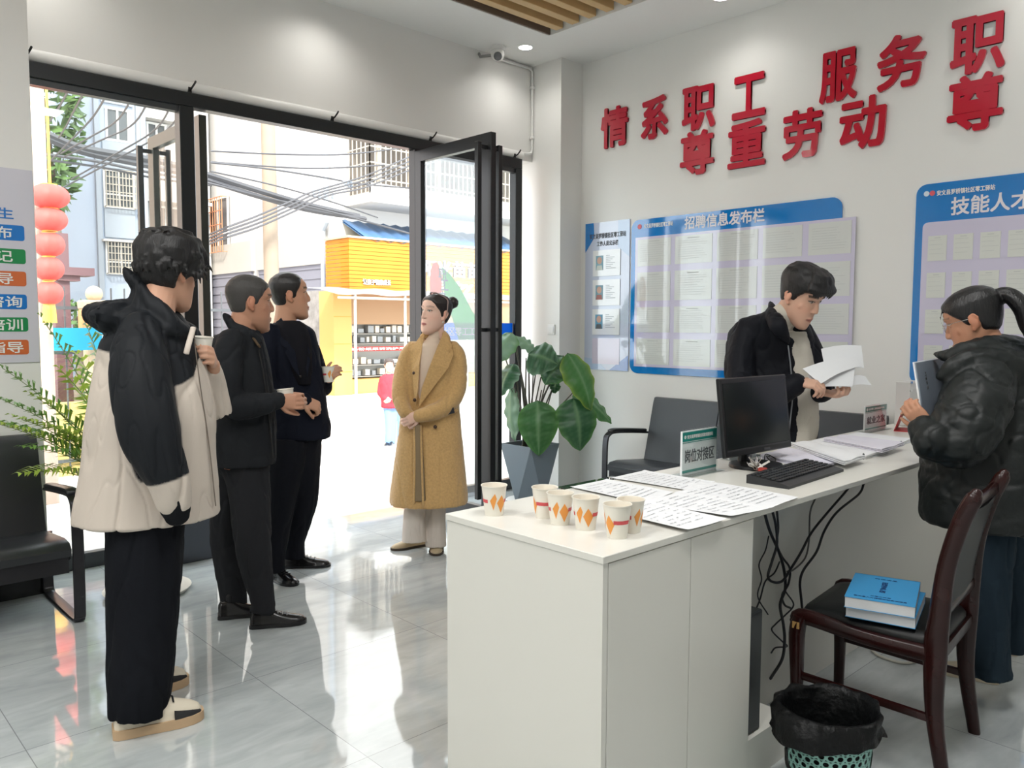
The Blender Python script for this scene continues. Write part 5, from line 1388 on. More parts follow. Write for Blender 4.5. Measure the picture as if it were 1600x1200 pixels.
    def finish_body(self, voxel, skin, lip=(.42, .15, .12), brow=(.02, .015, .012), stubble=0., hide=None):
        me, co = dense(self.body, voxel, 2, .45)
        Mi = self.head_M.inverted(); A_ = np.array(Mi)
        L_ = co@A_[:3, :3].T+A_[:3, 3]; x, y, z = np.abs(L_[:, 0]), L_[:, 1], L_[:, 2]
        cols = np.tile(np.array(skin, np.float32), (len(co), 1))
        def mix(mask, c): 
            m_ = np.clip(mask, 0, 1)[:, None]; cols[:] = cols*(1-m_)+np.array(c, np.float32)*m_
        sk = np.array(skin); inh = (np.abs(L_[:, 2]) < .15) & (x < .11) & (np.abs(y) < .14)
        mix(np.where(inh, np.exp(-(((x-.045)/.022)**2+((z+.012)/.022)**2))*(y > .03)*.35, 0), sk*np.array((1.05, .78, .74)))
        mix(np.where(inh & (x > .074), .5, 0), sk*np.array((1.0, .72, .66)))
        if stubble: mix(np.where(inh & (y > .0), np.clip((-.045-z)/.02, 0, 1)*stubble, 0), sk*.45)
        e = ((x-.031)/.0135)**2+((z-.0295)/.0052)**2
        mix(np.where(inh & (y > .05), (e < 1.)*.9, 0), (.60, .55, .50))
        mix(np.where(inh & (y > .05), (((x-.031)**2+(z-.0295)**2) < .0060**2)*.98*(e < 1.5), 0), (.02, .013, .01))
        mix(np.where(inh & (y > .05), (np.abs(((x-.031)/.0155)**2*.0045+(z-.0355)+.0005) < .0024)*(np.abs(x-.031) < .017)*.85, 0), (.03, .02, .016))
        bl = np.abs(z-.0535-.004*np.sin((x-.012)/.046*PI)); mix(np.where(inh & (y > .045) & (x > .013) & (x < .058), np.clip(((.0045 if self.female else .0065)-bl)/.003, 0, 1)*(.6 if self.female else .85), 0), brow)
        lp = (x/.0255)**2+((z+.0565)/.0095)**2; mix(np.where(inh & (y > .08), np.clip((1.15-lp)/.4, 0, 1)*.8, 0), lip)
        mix(np.where(inh & (y > .08), (np.abs(z+.0565) < .0022)*(x < .021)*.6, 0), (.12, .04, .035))
        mix(np.where(inh & (y > .085), (((x-.009)/.0045)**2+((z+.0215)/.003)**2 < 1)*.8, 0), sk*.25)
        gz = self.t.location.z; mix(np.clip((gz+.15-co[:, 2])/.01, 0, 1), (.012, .012, .014))
        paint(me, cols)
        o = obj('body', me, SKIN, self.t, world=True, smooth=True); return o
    def hair(self, zline, thick, colour, rough=.45, tuft=.3, extra=None, voxel=.004, z0=-.10, seed=0, fine=60, smooth=1, soft=3.):
        """zline(deg): hairline height; thick(deg, z): thickness"""
        bm = B()
        def off(th, z):
            dg = abs(math.degrees((th+PI) % (2*PI)-PI)); l = (z-zline(dg))/.010
            k = 1/(1+math.exp(-max(-30, min(30, l*soft)))); p = skull_pt(th, z, 0)
            t_ = thick(dg, z)*(1+tuft*noise.noise(Vector((p.x*fine+seed, p.y*fine*.6, p.z*fine*.35))))
            return t_*k-.007*(1-k)
        loft_skull(bm, off, z0, .134, 60, 72)
        if extra: extra(bm)
        bmesh.ops.transform(bm, matrix=self.head_M, verts=bm.verts)
        me, co = dense(bm, voxel, smooth)
        m_ = mat('hair', colour, rough, bump=None); nt = m_.node_tree; b = nt.nodes['Principled BSDF']
        tc = nt.nodes.new('ShaderNodeTexCoord'); mp = nt.nodes.new('ShaderNodeMapping'); mp.inputs['Scale'].default_value = (260, 260, 28)
        n_ = nt.nodes.new('ShaderNodeTexNoise'); n_.inputs['Scale'].default_value = 1; k_ = nt.nodes.new('ShaderNodeBump'); k_.inputs['Strength'].default_value = .7; k_.inputs['Distance'].default_value = .003
        nt.links.new(tc.outputs['Object'], mp.inputs[0]); nt.links.new(mp.outputs[0], n_.inputs['Vector']); nt.links.new(n_.outputs['Fac'], k_.inputs['Height']); nt.links.new(k_.outputs[0], b.inputs['Normal'])
        return obj('hair', me, m_, self.t, world=True, smooth=True)
    def cloth(self, name, bm, m_, voxel=.007, smooth=3, amp=.004, scale=(9, 9, 5), seed=0, colfn=None, label=None, parent=None):
        me, co = dense(bm, voxel, smooth)
        if amp: co = wrinkle(me, co, amp, scale, seed)
        if colfn: paint(me, colfn(co))
        o = obj(name, me, m_, parent or self.t, world=True, smooth=True)
        if label: o['label'] = label
        return o
    def shoe(self, heel, toe, w, h, upper, sole, laces=None, collar=True, sole_h=.022, toe_cap=None):
        """heel/toe: ground points"""
        heel, toe = Vector(heel), Vector(toe); d = toe-heel; L_ = d.length; d.normalize(); s = d.cross(Vector((0, 0, 1))).normalized(); up = s.cross(d)
        pr_ = [(.0, .60, .75), (.05, .80, .95), (.2, .88, 1.0), (.38, .86, .95), (.55, .95, .72), (.72, 1.0, .58), (.87, .86, .48), (.96, .58, .38), (1.0, .25, .22)]
        bm = B(); R_ = []
        for u, a, k in pr_:
            c = heel+d*(u*L_); hh = h*k
            R_.append([c+s*x+up*z for x, z in [(w*a*math.cos(t)*(1 if math.sin(t) < .2 else .86), sole_h*.6+max(0, math.sin(t))**.8*(hh-sole_h*.6)) for t in np.linspace(-.001, PI+.001, 15)]])
        loft(bm, R_)
        me, co = dense(bm, .005, 2); sh = obj('shoe', me, upper, self.t, world=True, smooth=True)
        bm = B(); R_ = []
        for u, a, k in pr_:
            c = heel+d*((u-.5)*1.03*L_+.5*L_); ww = w*a*1.06
            R_.append([c+s*x+up*z for x, z in ((-ww, .001), (ww, .001), (ww*1.0, sole_h), (-ww, sole_h))])
        loft(bm, R_); obj('sole', bm, sole, sh, world=True, smooth=50)
        if laces:
            bm = B()
            for u in (.42, .50, .58, .66):
                c = heel+d*(u*L_); hh = h*np.interp(u, [q[0] for q in pr_], [q[2] for q in pr_])+.002
                tube(bm, [c-s*w*.45+up*(hh*.93), c+up*hh, c+s*w*.45+up*(hh*.93)], .0035, n=6)
            obj('laces', bm, laces, sh, world=True, smooth=True)
        if toe_cap:
            bm = B(); R_ = []
            for u, a, k in [(.66, 1.0, .62), (.72, 1.0, .58), (.87, .86, .48), (.96, .58, .38), (1.0, .27, .22)]:
                c = heel+d*(u*L_*1.004); hh = h*k*.78; ww = w*a*1.02
                R_.append([c+s*x+up*z for x, z in [(ww*math.cos(t), sole_h*.9+max(0, math.sin(t))**.5*(hh-sole_h*.9)*(.9 if abs(math.cos(t)) > .5 else .86)) for t in np.linspace(0, PI, 11)]])
            loft(bm, R_); obj('toe_cap', bm, toe_cap, sh, world=True, smooth=60)
        stube(self.body, [heel+d*(.25*L_)+up*.1, heel+d*(.3*L_)+up*.045, heel+d*(.7*L_)+up*.028], [(.018, .018), (.018, .018), (.018, .009)], n=10)
        return sh
SKIN = vcol_mat('skin', .5, sss=.08)
def cloth_mat(name, col, rough=.85, weave=420, st=.25, sheen=.0, var=None): return mat(name, col, rough, bump=(weave, st, .002), sheen=sheen, spec=.12, var=var)
def plate(F, name, poly, m_, th=.009, parent=None, smooth=True):
    """flat flap following (px, py, depth) points"""
    P = [F.P(*q) for q in poly]; n = Vector((0, 0, 0)); c = sum(P, Vector())/len(P)
    for a, b in zip(P, P[1:]+P[:1]): n += (a-c).cross(b-c)
    n.normalize(); n = n if n.dot(F.fw) < 0 else -n
    bm = B(); a = [bm.verts.new(p) for p in P]; b = [bm.verts.new(p+n*th) for p in P]; k = len(P)
    bm.faces.new(a[::-1]); bm.faces.new(b)
    for i in range(k): bm.faces.new((a[i], a[(i+1) % k], b[(i+1) % k], b[i]))
    bmesh.ops.triangulate(bm, faces=[f for f in bm.faces if len(f.verts) > 4])
    return obj(name, bm, m_, parent or F.t, world=True)
def held_cup(label, c, axis_tilt, rz, liquid=True):
    o = make_cup(label, c, rz, group='paper cups held by the standing men'); o.rotation_euler = (*axis_tilt, rz); return o
# ---------------------------------------------------------------- young man in the black and beige jacket
F1 = Fig('young man seen from behind in a beige and black hooded jacket holding a paper cup', 240, 2.93, at(245, 1140, z=0))
F = F1
M1 = F.head(265, 432, -.02, 38, pitch=-10, roll=0, scale=1.0)
jk = B()
F.torso(jk, [(250, 488, 26, .07, 0), (240, 505, 52, .12, 0), (233, 530, 68, .165, 0), (236, 570, 80, .19, 0), (238, 640, 92, .215, 0), (236, 700, 96, .215, 0), (234, 755, 102, .22, 0), (232, 785, 105, .225, 0), (232, 806, 107, .23, 0)], n=36, p=2.3, body=.62)
F.limb(jk, [(220, 522, -.14, 34, 34), (219, 560, -.20, 41, 38), (224, 620, -.24, 42, 40), (237, 680, -.25, 42, 40), (252, 725, -.245, 35, 34), (263, 752, -.235, 29, 28), (270, 782, -.22, 25, 25)], body=.5)
F.limb(jk, [(285, 530, .14, 30), (318, 590, .20, 32), (336, 645, .22, 28), (333, 608, .18, 22), (332, 584, .145, 17)], body=.45)
# stand collar and thrown-back hood
F.limb(jk, [(217, 447, .0, 13, 42), (230, 462, -.055, 15, 26), (250, 487, -.08, 17, 24), (271, 508, -.075, 14, 22), (288, 517, -.03, 9, 18)], body=0)
F.limb(jk, [(222, 445, .02, 14, 40), (225, 478, .0, 26, 52), (224, 500, 0, 34, 70)], body=0)
F.limb(jk, [(163, 494, .0, 23, 55), (178, 497, .0, 29, 74), (200, 500, .0, 32, 88), (228, 506, -.02, 29, 78), (258, 514, -.06, 20, 46), (280, 524, -.06, 11, 26)], body=0)
BEIGE, BLK = sr(205, 194, 182), (.010, .012, .015)
sl = [F.P(*q[:3]) for q in ((220, 522, -.14), (219, 560, -.20), (224, 620, -.24), (237, 680, -.25), (252, 725, -.245), (262, 748, -.237))]
def col1(co):
    lat = (co-np.array(F.P(236, 600)))@np.array(F.rt); dep = (co-np.array(F.P(236, 600)))@np.array(F.fw); z = co[:, 2]
    zpx = lambda p_: F.P(236, p_).z
    yoke = np.interp(lat, [-.20, -.10, -.04, .06, .10, .14, .16, .30], [zpx(540), zpx(552), zpx(585), zpx(600), zpx(596), zpx(585), zpx(560), zpx(500)])
    yoke = np.where(dep > .02, zpx(540), yoke)
    sd = z-yoke; sd = np.maximum(sd, np.minimum(z-zpx(512), .13-lat))
    for a, b, r in zip(sl[:-1], sl[1:], (.105, .115, .118, .115, .098)):
        a_, b_ = np.array(a), np.array(b); u = np.clip(((co-a_)@(b_-a_))/((b_-a_)@(b_-a_)), 0, 1); d = np.linalg.norm(co-(a_+u[:, None]*(b_-a_)), axis=1)
        sd = np.maximum(sd, np.minimum(r-d, -.10-dep))
    e_ = np.array(sl[-1]); dirc = np.array(F.P(270, 782, -.22)-sl[-2]); dirc /= np.linalg.norm(dirc)
    cuff = np.minimum(np.minimum((co-e_)@dirc, .16-np.linalg.norm(co-e_, axis=1)), -.10-dep)
    sd = np.minimum(sd, -cuff)
    k = np.clip(sd/.006+.5, 0, 1)[:, None]
    return np.array(BEIGE, np.float32)*(1-k)+np.array(BLK, np.float32)*k
m1 = vcol_mat('two tone shell fabric', .6, bump=(60, .12, .004), spec=.2)
F.cloth('jacket', jk, m1, .0060, 3, .008, (7, 7, 1.5), 3, col1)
bm = B(); F.limb(bm, [(270, 782, -.22, 21), (275, 797, -.215, 21, 18), (277, 806, -.212, 18, 15)], body=0); F.cloth('knit_cuff', bm, cloth_mat('black knit', (.01, .011, .013)), .005, 2, .001)
# zip placket, pocket flaps, chest mark
bm = B(); stube(bm, [F.P(303, 512, -.05), F.P(306, 550, -.08), F.P(314, 610, -.075), F.P(326, 690, -.06), F.P(337, 790, -.04)], [(.003, .002)]*5, n=8); obj('zip_placket', bm, cloth_mat('taupe zip', sr(120, 110, 100)), F.t, world=True, smooth=True)
bm = B(); tube(bm, [F.P(302, 512, -.05), F.P(294, 540, -.115), F.P(291, 552, -.12)], [(.010, .004)]*3, n=8, up=F.rt); obj('collar_lining', bm, mat('beige lining', BEIGE, .7), F.t, world=True, smooth=True)
me = text_mesh('L.', .03, .0008, .0006)
for s_, px, py, sz in (('▲', 178, 545, .030), ('L.', 180, 559, .022)):
    o_ = F.P(px, py, -.165); text('chest_mark', s_, sz, o_, (F.rt*.8-F.fw*.6), Vector((0, 0, 1)), white_plastic, F.t, bold=.001)
bpy.data.meshes.remove(me)
tr = B()
F.limb(tr, [(230, 770, -.03, 60, 70), (226, 850, -.08, 55, 60), (224, 930, -.10, 52, 54), (222, 1010, -.12, 48, 52), (219, 1070, -.14, 46, 52), (215, 1116, -.145, 42, 48)], body=.6, caps='flat')
F.limb(tr, [(238, 770, .06, 56, 70), (236, 850, .11, 50, 54), (234, 930, .13, 48, 50), (228, 1005, .14, 44, 46), (222, 1056, .15, 41, 46)], body=.6, caps='flat')
F.cloth('trousers', tr, cloth_mat('black wool trousers', (.008, .009, .012), .9, 260, .2), .008, 3, .006, (8, 8, 2.5), 9)
up1 = mat('cream sneaker', sr(225, 215, 195), .6); so1 = mat('tan sole', sr(200, 170, 135), .7); bs = mat('black suede', (.015, .015, .016), .8)
F.shoe(at(178, 1151, z=0), at(316, 1120, z=0), .052, .150, up1, so1, laces=bs, toe_cap=bs, sole_h=.034)
F.shoe(at(172, 1096, z=0), at(293, 1066, z=0), .052, .150, up1, so1, laces=bs, toe_cap=bs, sole_h=.034)
# far hand round the cup
cupc = F.P(317, 545, .06); hw = F.P(306, 556, .10)
F.limb(F.body, [(333, 592, .16, 11), (333, 570, .115, 11)], body=0)
F.hand(F.P(333, 566, .105), (F.fw*-.85+Vector((0, 0, .30))-F.rt*.08), (-F.rt), thumb=-1, fc=((35, 45, 30), (38, 48, 30), (40, 50, 30), (45, 50, 30)), size=.95, thumb_in=10)
held_cup('paper cup in the raised hand of the young man in beige', F.P(315, 563, .045), (math.radians(4), math.radians(-3)), 1.1)
F.finish_body(.0042, sr(205, 158, 132))
def ex1(bm):
    rnd = random.Random(4)
    for k in range(150):
        th = rnd.uniform(-PI, PI); z = rnd.uniform(.02, .128); dg = abs(math.degrees(th))
        if z < (.045 if dg < 60 else .0): continue
        p = skull_pt(th, z, .018); o = skull_pt(th, z, .03)-skull_pt(th, z, 0); o.normalize()
        dn = Vector((rnd.uniform(-.4, .4), .5+rnd.uniform(-.3, .3), -.55)) if z > .07 else Vector((rnd.uniform(-.3, .3), .25, -1))
        L_ = rnd.uniform(.03, .06)
        tube(bm, [p-o*.01, p+o*.012+dn*L_*.4, p+o*.008+dn*L_], [.010, .007, .0022], n=6)
    for k in range(26):
        th = rnd.uniform(-1.1, 1.1); p = skull_pt(th, .085, .02)
        tube(bm, [p, skull_pt(th*1.02, .065, .026), skull_pt(th*1.05, rnd.uniform(.026, .042), .017)], [.010, .008, .002], n=6)
    for k in range(9):
        th = PI+rnd.uniform(-.9, .9); p = skull_pt(th, .11, .02); tube(bm, [p, p+Vector((0, -.012, .022)), p+Vector((rnd.uniform(-.01, .01), -.034, .012))], [.007, .005, .0015], n=5)
F.hair(lambda d: np.interp(d, [0, 40, 60, 74, 88, 100, 112, 180], [.040, .036, .03, .005, -.012, -.005, -.045, -.072]), lambda d, z: np.interp(z, [-.08, -.02, .04, .09, .134], [.010, .018, .028, .034, .036]), (.006, .0055, .006), .5, .35, ex1, .0042, seed=2, fine=55)
# ---------------------------------------------------------------- grey-haired man in the dark zip jacket
F = Fig('man with short grey hair in a dark zip jacket cupping a paper cup', 385, 3.80, at(400, 970, z=0))
F.head(390, 478, 0, 12, pitch=-4, scale=1.03, jaw=1.2, nose=1.15)
jk = B()
F.torso(jk, [(384, 515, 20, .07, 0), (374, 524, 36, .11, 0), (370, 540, 44, .15, 0), (371, 575, 50, .165, 0), (374, 630, 54, .18, 0), (376, 680, 54, .175, 0), (377, 712, 53, .175, 0), (377, 723, 53.5, .175, 0)], n=32, p=2.4, body=.75)
F.limb(jk, [(362, 535, -.13, 22), (352, 570, -.19, 25), (352, 610, -.21, 25), (368, 633, -.20, 22), (400, 633, -.17, 19), (425, 628, -.13, 15), (437, 626, -.11, 13)], body=.55)
F.limb(jk, [(385, 535, .13, 22), (392, 580, .19, 22), (402, 615, .19, 20), (425, 622, .10, 15), (440, 622, .03, 12)], body=.55)
F.limb(jk, [(360, 503, -.02, 8, 22), (368, 512, -.05, 9, 14), (388, 520, -.075, 8, 10), (401, 530, -.04, 8, 16)], body=0)
F.limb(jk, [(362, 502, .03, 8, 18), (372, 514, .03, 14, 24), (385, 520, .02, 16, 24)], body=0)
F.cloth('jacket', jk, cloth_mat('dark slate jacket', (.017, .019, .022), .75), .0072, 3, .006, (8, 8, 4), 21)
bm = B(); tube(bm, [F.P(397, 530, -.09), F.P(405, 541, -.13)], [(.006, .012)]*2, n=8); obj('brown_collar_trim', bm, cloth_mat('brown suede trim', sr(90, 75, 58)), F.t, world=True, smooth=True)
bm = B(); stube(bm, [F.P(403, 538, -.10), F.P(414, 600, -.10), F.P(427, 715, -.08)], [(.004, .003)]*3, n=6); obj('zip', bm, cloth_mat('dark zip', (.03, .03, .03)), F.t, world=True)
tr = B()
F.limb(tr, [(378, 712, 0, 47, 46), (385, 735, -.03, 36, 40), (391, 780, -.05, 31, 34), (394, 835, -.07, 29, 32), (401, 890, -.08, 24, 26), (411, 940, -.09, 18, 22), (410, 956, -.09, 20, 22)], body=.7, caps='flat')
F.limb(tr, [(364, 712, .05, 34, 40), (358, 760, .08, 27, 34), (351, 835, .10, 23, 28), (358, 890, .10, 22, 25), (365, 930, .10, 21, 22), (366, 948, .10, 21, 22)], body=.7, caps='flat')
F.cloth('trousers', tr, cloth_mat('charcoal trousers', (.022, .023, .026), .85), .0072, 3, .005, (10, 10, 4), 5)
bl = mat('black leather shoe', (.010, .010, .011), .22)
F.shoe(at(391, 980, z=0), at(478, 972, z=0), .046, .085, bl, bl, laces=mat('grey stitch', (.3, .3, .3), .6), sole_h=.018)
F.shoe(at(341, 966, z=0), at(412, 958, z=0), .046, .085, bl, bl, sole_h=.018)
bm = B(); tube(bm, [F.P(349, 722, -.14), F.P(352, 732, -.145), F.P(358, 733, -.145)], [.006, .005, .004], n=6); obj('key_ring', bm, mat('copper ring', sr(190, 110, 70), .3, .7), F.t, world=True, smooth=True)
cup2 = F.P(443, 632, -.09)
F.hand(F.P(434, 626, -.115), (F.rt*.8-F.fw*.25-Vector((0, 0, .05))), (F.fw*.95+F.rt*.3), thumb=-1, fc=((30, 50, 40), (35, 55, 40), (38, 55, 40), (42, 55, 40)), size=1.0, thumb_in=15)
F.hand(F.P(438, 622, .0), (F.rt*.85-F.fw*.1-Vector((0, 0, .1))), (-F.fw*.95+F.rt*.3), thumb=1, fc=((25, 45, 40),)*4, size=.98, thumb_in=15)
held_cup('paper cup held at the waist by the grey-haired man', F.P(449, 637, -.065), (0, math.radians(6)), 2.4)
F.finish_body(.0045, sr(186, 138, 112), stubble=.3, brow=(.05, .04, .035))
F.hair(lambda d: np.interp(d, [0, 25, 45, 58, 66, 76, 88, 100, 112, 180], [.092, .094, .085, .072, .04, .006, .0, .012, -.03, -.068]), lambda d, z: np.interp(z, [-.07, 0, .06, .134], [.0035, .0045, .007, .009]), sr(62, 60, 58), .6, .25, None, .0042, seed=8, soft=1.1)

# ---------------------------------------------------------------- man in the navy blazer
F = Fig('man with receding hair in a navy blazer holding a cup away', 462, 4.50, at(465, 900, z=0))
F.head(453, 466, 0, 8, pitch=2, scale=1.02, jaw=1.3)
jk = B()
F.torso(jk, [(450, 503, 20, .07, 0), (450, 512, 36, .11, 0), (450, 526, 43, .13, 0), (457, 565, 43, .15, 0), (462, 620, 46, .165, 0), (464, 660, 50, .168, 0), (464, 684, 52, .17, 0)], n=32, p=2.4, body=.72)
F.limb(jk, [(420, 522, -.10, 18), (414, 565, -.15, 20), (420, 605, -.17, 19), (445, 620, -.17, 17), (466, 626, -.16, 15), (473, 627, -.155, 14)], body=.55)
F.limb(jk, [(478, 528, .10, 16), (490, 570, .14, 18), (502, 605, .14, 17), (508, 600, .08, 12), (511, 593, .06, 10)], body=.5)
F.limb(jk, [(497, 640, .02, 14, 30), (506, 665, .02, 11, 26), (507, 678, .02, 9, 22)], body=0)
navy_c = cloth_mat('navy blazer wool', (.008, .010, .018), .8)
F.cloth('blazer', jk, navy_c, .0075, 3, .005, (8, 8, 4), 31)
plate(F, 'lapel', [(432, 500, -.03), (440, 497, -.05), (452, 520, -.12), (463, 555, -.155), (469, 590, -.165), (458, 575, -.165), (446, 552, -.16), (450, 546, -.158), (441, 540, -.145), (433, 520, -.10)], navy_c)
plate(F, 'lapel', [(462, 503, -.05), (466, 503, -.05), (478, 525, -.09), (484, 552, -.11), (480, 556, -.12), (484, 562, -.12), (480, 590, -.15), (477, 575, -.14), (472, 540, -.13)], navy_c)
bm = B(); F.torso(bm, [(450, 501, 18, .07, -.01), (456, 512, 25, .10, -.025), (463, 540, 24, .11, -.045), (470, 575, 19, .12, -.045), (474, 600, 14, .11, -.045)], body=0); F.cloth('t_shirt', bm, cloth_mat('black knit shirt', (.010, .010, .013), .9), .006, 2, .002)
bm = B(); blob(bm, F.P(469, 588, -.185), (.009, .009, .009)); obj('button', bm, bl, F.t, world=True, smooth=True)
tr = B()
F.limb(tr, [(462, 672, 0, 45, 44), (470, 720, .02, 31, 36), (472, 770, .03, 26, 32), (466, 810, .04, 23, 28), (459, 845, .05, 18, 22), (459, 872, .05, 18, 22)], body=.65, caps='flat')
F.limb(tr, [(448, 690, -.08, 36, 40), (440, 760, -.12, 26, 32), (434, 820, -.14, 20, 26), (429, 870, -.15, 16, 22), (428, 892, -.15, 16, 22)], body=.65, caps='flat')
F.cloth('trousers', tr, cloth_mat('navy black trousers', (.009, .010, .014), .85), .0075, 3, .004, (10, 10, 4), 15)
F.shoe(at(443, 886, z=0), at(516, 884, z=0), .046, .08, bl, bl, laces=mat('grey stitch', (.3, .3, .3), .6), sole_h=.014)
F.shoe(at(423, 902, z=0), at(462, 916, z=0), .046, .08, bl, bl, laces=bl, sole_h=.014)
F.hand(F.P(474, 624, -.16), (F.rt*.85-Vector((0, 0, .45))), (F.fw*.5-F.rt*.3-Vector((0, 0, .5))), thumb=-1, curl=(55, 70, 45), size=1.05, thumb_in=30)
F.hand(F.P(508, 595, .05), (F.rt*.4+Vector((0, 0, .5))-F.fw*.5), (F.rt*.6+Vector((0, 0, .2))+F.fw*.3), thumb=1, fc=((40, 45, 35),)*4, size=.95, thumb_in=10)
held_cup('paper cup held out by the man in the navy blazer', F.P(514, 597, .02), (math.radians(2), math.radians(3)), 2.0)
F.finish_body(.0048, sr(198, 150, 122), brow=(.025, .02, .018))
F.hair(lambda d: np.interp(d, [0, 20, 40, 54, 64, 76, 88, 100, 112, 180], [.104, .110, .104, .082, .05, .004, -.004, .010, -.03, -.07]), lambda d, z: np.interp(z, [-.07, 0, .06, .134], [.005, .008, .010, .010]), (.012, .010, .010), .35, .2, None, .0045, seed=12, soft=1.3)
# ---------------------------------------------------------------- smiling woman in the camel coat
F = Fig('smiling woman in a long camel coat with clasped hands beside the open door', 672, 4.97, at(655, 860, z=0))
F.head(680, 494, -.02, 222, pitch=4, roll=-3, scale=.97, female=True)
COATC = sr(200, 163, 110)
camel = cloth_mat('camel wool coat', COATC, .95, 300, .5, .4, var=(90, .10))
jk = B()
F.torso(jk, [(680, 529, 15, .06, .02), (678, 535, 32, .08, .02), (677, 545, 41, .10, .01), (676, 575, 43, .125, 0), (673, 625, 45, .135, 0), (672, 680, 50, .15, 0), (671, 740, 57, .18, 0), (670, 778, 61, .20, 0), (670, 785, 60.5, .20, 0)], n=40, p=2.5, body=.7)
F.limb(jk, [(708, 543, .0, 11, 14), (715, 556, -.0, 13, 15), (716, 580, -.03, 14, 16), (711, 612, -.06, 16, 17), (694, 636, -.12, 14, 15), (670, 646, -.17, 12, 13), (655, 650, -.185, 11, 11)], body=.6)
F.limb(jk, [(644, 543, -.0, 10, 14), (636, 556, -.02, 12, 15), (630, 580, -.04, 14, 16), (626, 612, -.09, 14, 15), (628, 632, -.14, 12, 13), (634, 645, -.18, 10.5, 11)], body=.6)
F.cloth('coat', jk, camel, .0072, 3, .004, (8, 8, 3), 41)
bm = B(); F.limb(bm, [(664, 524, -.03, 5, 9), (672, 521, .05, 5, 8), (688, 519, .05, 5, 8), (697, 527, -.01, 6, 8), (699, 537, -.06, 5, 5)], body=0); F.cloth('collar', bm, camel, .005, 2, 0)
plate(F, 'lapel', [(692, 522, -.05), (700, 527, -.05), (706, 541, -.07), (700, 551, -.10), (708, 554, -.095), (700, 575, -.13), (672, 612, -.155), (654, 636, -.165), (659, 606, -.165), (672, 570, -.16), (684, 540, -.11)], camel)
plate(F, 'lapel', [(664, 524, -.04), (657, 527, -.05), (646, 542, -.07), (647, 548, -.09), (641, 551, -.09), (645, 580, -.13), (650, 634, -.16), (654, 610, -.165), (656, 570, -.15), (660, 545, -.11)], camel)
knit = cloth_mat('beige rib knit', sr(222, 202, 182), .9, 240, .5)
bm = B(); F.torso(bm, [(677, 517, 11, .05, 0), (677, 530, 12, .058, .0), (672, 540, 20, .08, -.03), (668, 570, 18, .09, -.055), (660, 605, 10, .09, -.055), (656, 625, 5, .08, -.055)], body=0); F.cloth('turtleneck', bm, knit, .005, 2, .001)
bm = B(); stube(bm, [F.P(653, 665, -.175), F.P(655, 720, -.195), F.P(656, 782, -.205)], [(.020, .006), (.026, .006), (.034, .006)], n=8, up=F.rt); obj('dress_edge', bm, cloth_mat('taupe dress', sr(140, 122, 96)), F.t, world=True, smooth=True)
bm = B(); stube(bm, [F.P(648, 665, -.17), F.P(648, 720, -.195), F.P(647, 786, -.205)], [.008, .008, .008], n=8); F.cloth('coat_edge', bm, camel, .004, 1, 0)
bm = B(); stube(bm, [F.P(657, 665, -.17), F.P(659, 720, -.195), F.P(661, 791, -.205)], [.008, .008, .008], n=8); F.cloth('coat_edge', bm, camel, .004, 1, 0)
btn = mat('brown horn button', (.06, .03, .018), .3)
for px, py, dd in ((685, 588, -.142), (680, 667, -.152), (647, 583, -.14), (648, 625, -.165)):
    bm = B(); blob(bm, F.P(px, py, dd), (.011, .011, .011)); obj('button', bm, btn, F.t, world=True, smooth=True)
bm = B(); stube(bm, [F.P(679, 578, -.135), F.P(693, 573, -.125)], [(.004, .009)]*2, n=8); obj('chest_pocket', bm, camel, F.t, world=True, smooth=True)
bm = B(); stube(bm, [F.P(690, 646, -.142), F.P(702, 645, -.13), F.P(714, 641, -.10)], [(.009, .008)]*3, n=8, up=(0, 0, 1)); obj('pocket_welt', bm, camel, F.t, world=True, smooth=True)
ph = thing('mobile_phone', 'dark phone tucked in the side pocket of the camel coat', 'phone', F.P(700, 640, -.145), 0)
bm = B(); M_ = basis((0, 0, 0), F.rt, Vector((0, 0, 1))); box(bm, (-.035, -.03, -.004), (.035, .022, .004), bev=.004, M=M_ @ Matrix.Rotation(.25, 4, 'Z')); obj('case', bm, mat('phone case', (.02, .022, .03), .25), ph)
tr = B()
F.limb(tr, [(652, 770, -.03, 18, 22), (648, 800, -.04, 17, 20), (647, 830, -.04, 18, 20), (647, 846, -.04, 19, 21)], body=.7, caps='flat')
F.limb(tr, [(682, 770, .03, 18, 22), (681, 800, .02, 16, 20), (681, 835, .02, 16, 20), (681, 853, .02, 17, 21)], body=.7, caps='flat')
F.limb(F.body, [(660, 700, -.0, 20, 24), (652, 780, -.03, 14, 16)], body=0); F.limb(F.body, [(680, 700, 0, 20, 24), (682, 780, .03, 14, 16)], body=0)
F.cloth('trousers', tr, cloth_mat('off white corduroy', sr(214, 204, 194), .9, 200, .4), .006, 2, .003, (14, 14, 4), 51)
beig = mat('beige loafer', sr(190, 172, 140), .5); dk = mat('dark sole', sr(70, 60, 50), .7)
F.shoe(at(664, 851, z=0), at(612, 860, z=0), .044, .075, beig, dk, sole_h=.014)
F.shoe(at(684, 850, z=0), at(681, 869, z=0), .044, .075, beig, dk, sole_h=.014)
wl = F.P(655, 648, -.195)
F.hand(F.P(655, 648, -.192), (-F.rt*.85-Vector((0, 0, .35))-F.fw*.1), (F.fw*.9), thumb=1, curl=(25, 40, 30), size=.9, thumb_in=20)
F.hand(F.P(635, 644, -.175), (F.rt*.35-Vector((0, 0, .8))), (F.fw*.8+F.rt*.3), thumb=-1, curl=(25, 40, 30), size=.9, thumb_in=20)
F.finish_body(.0042, sr(236, 196, 176), lip=(.50, .13, .13), brow=(.07, .045, .035))
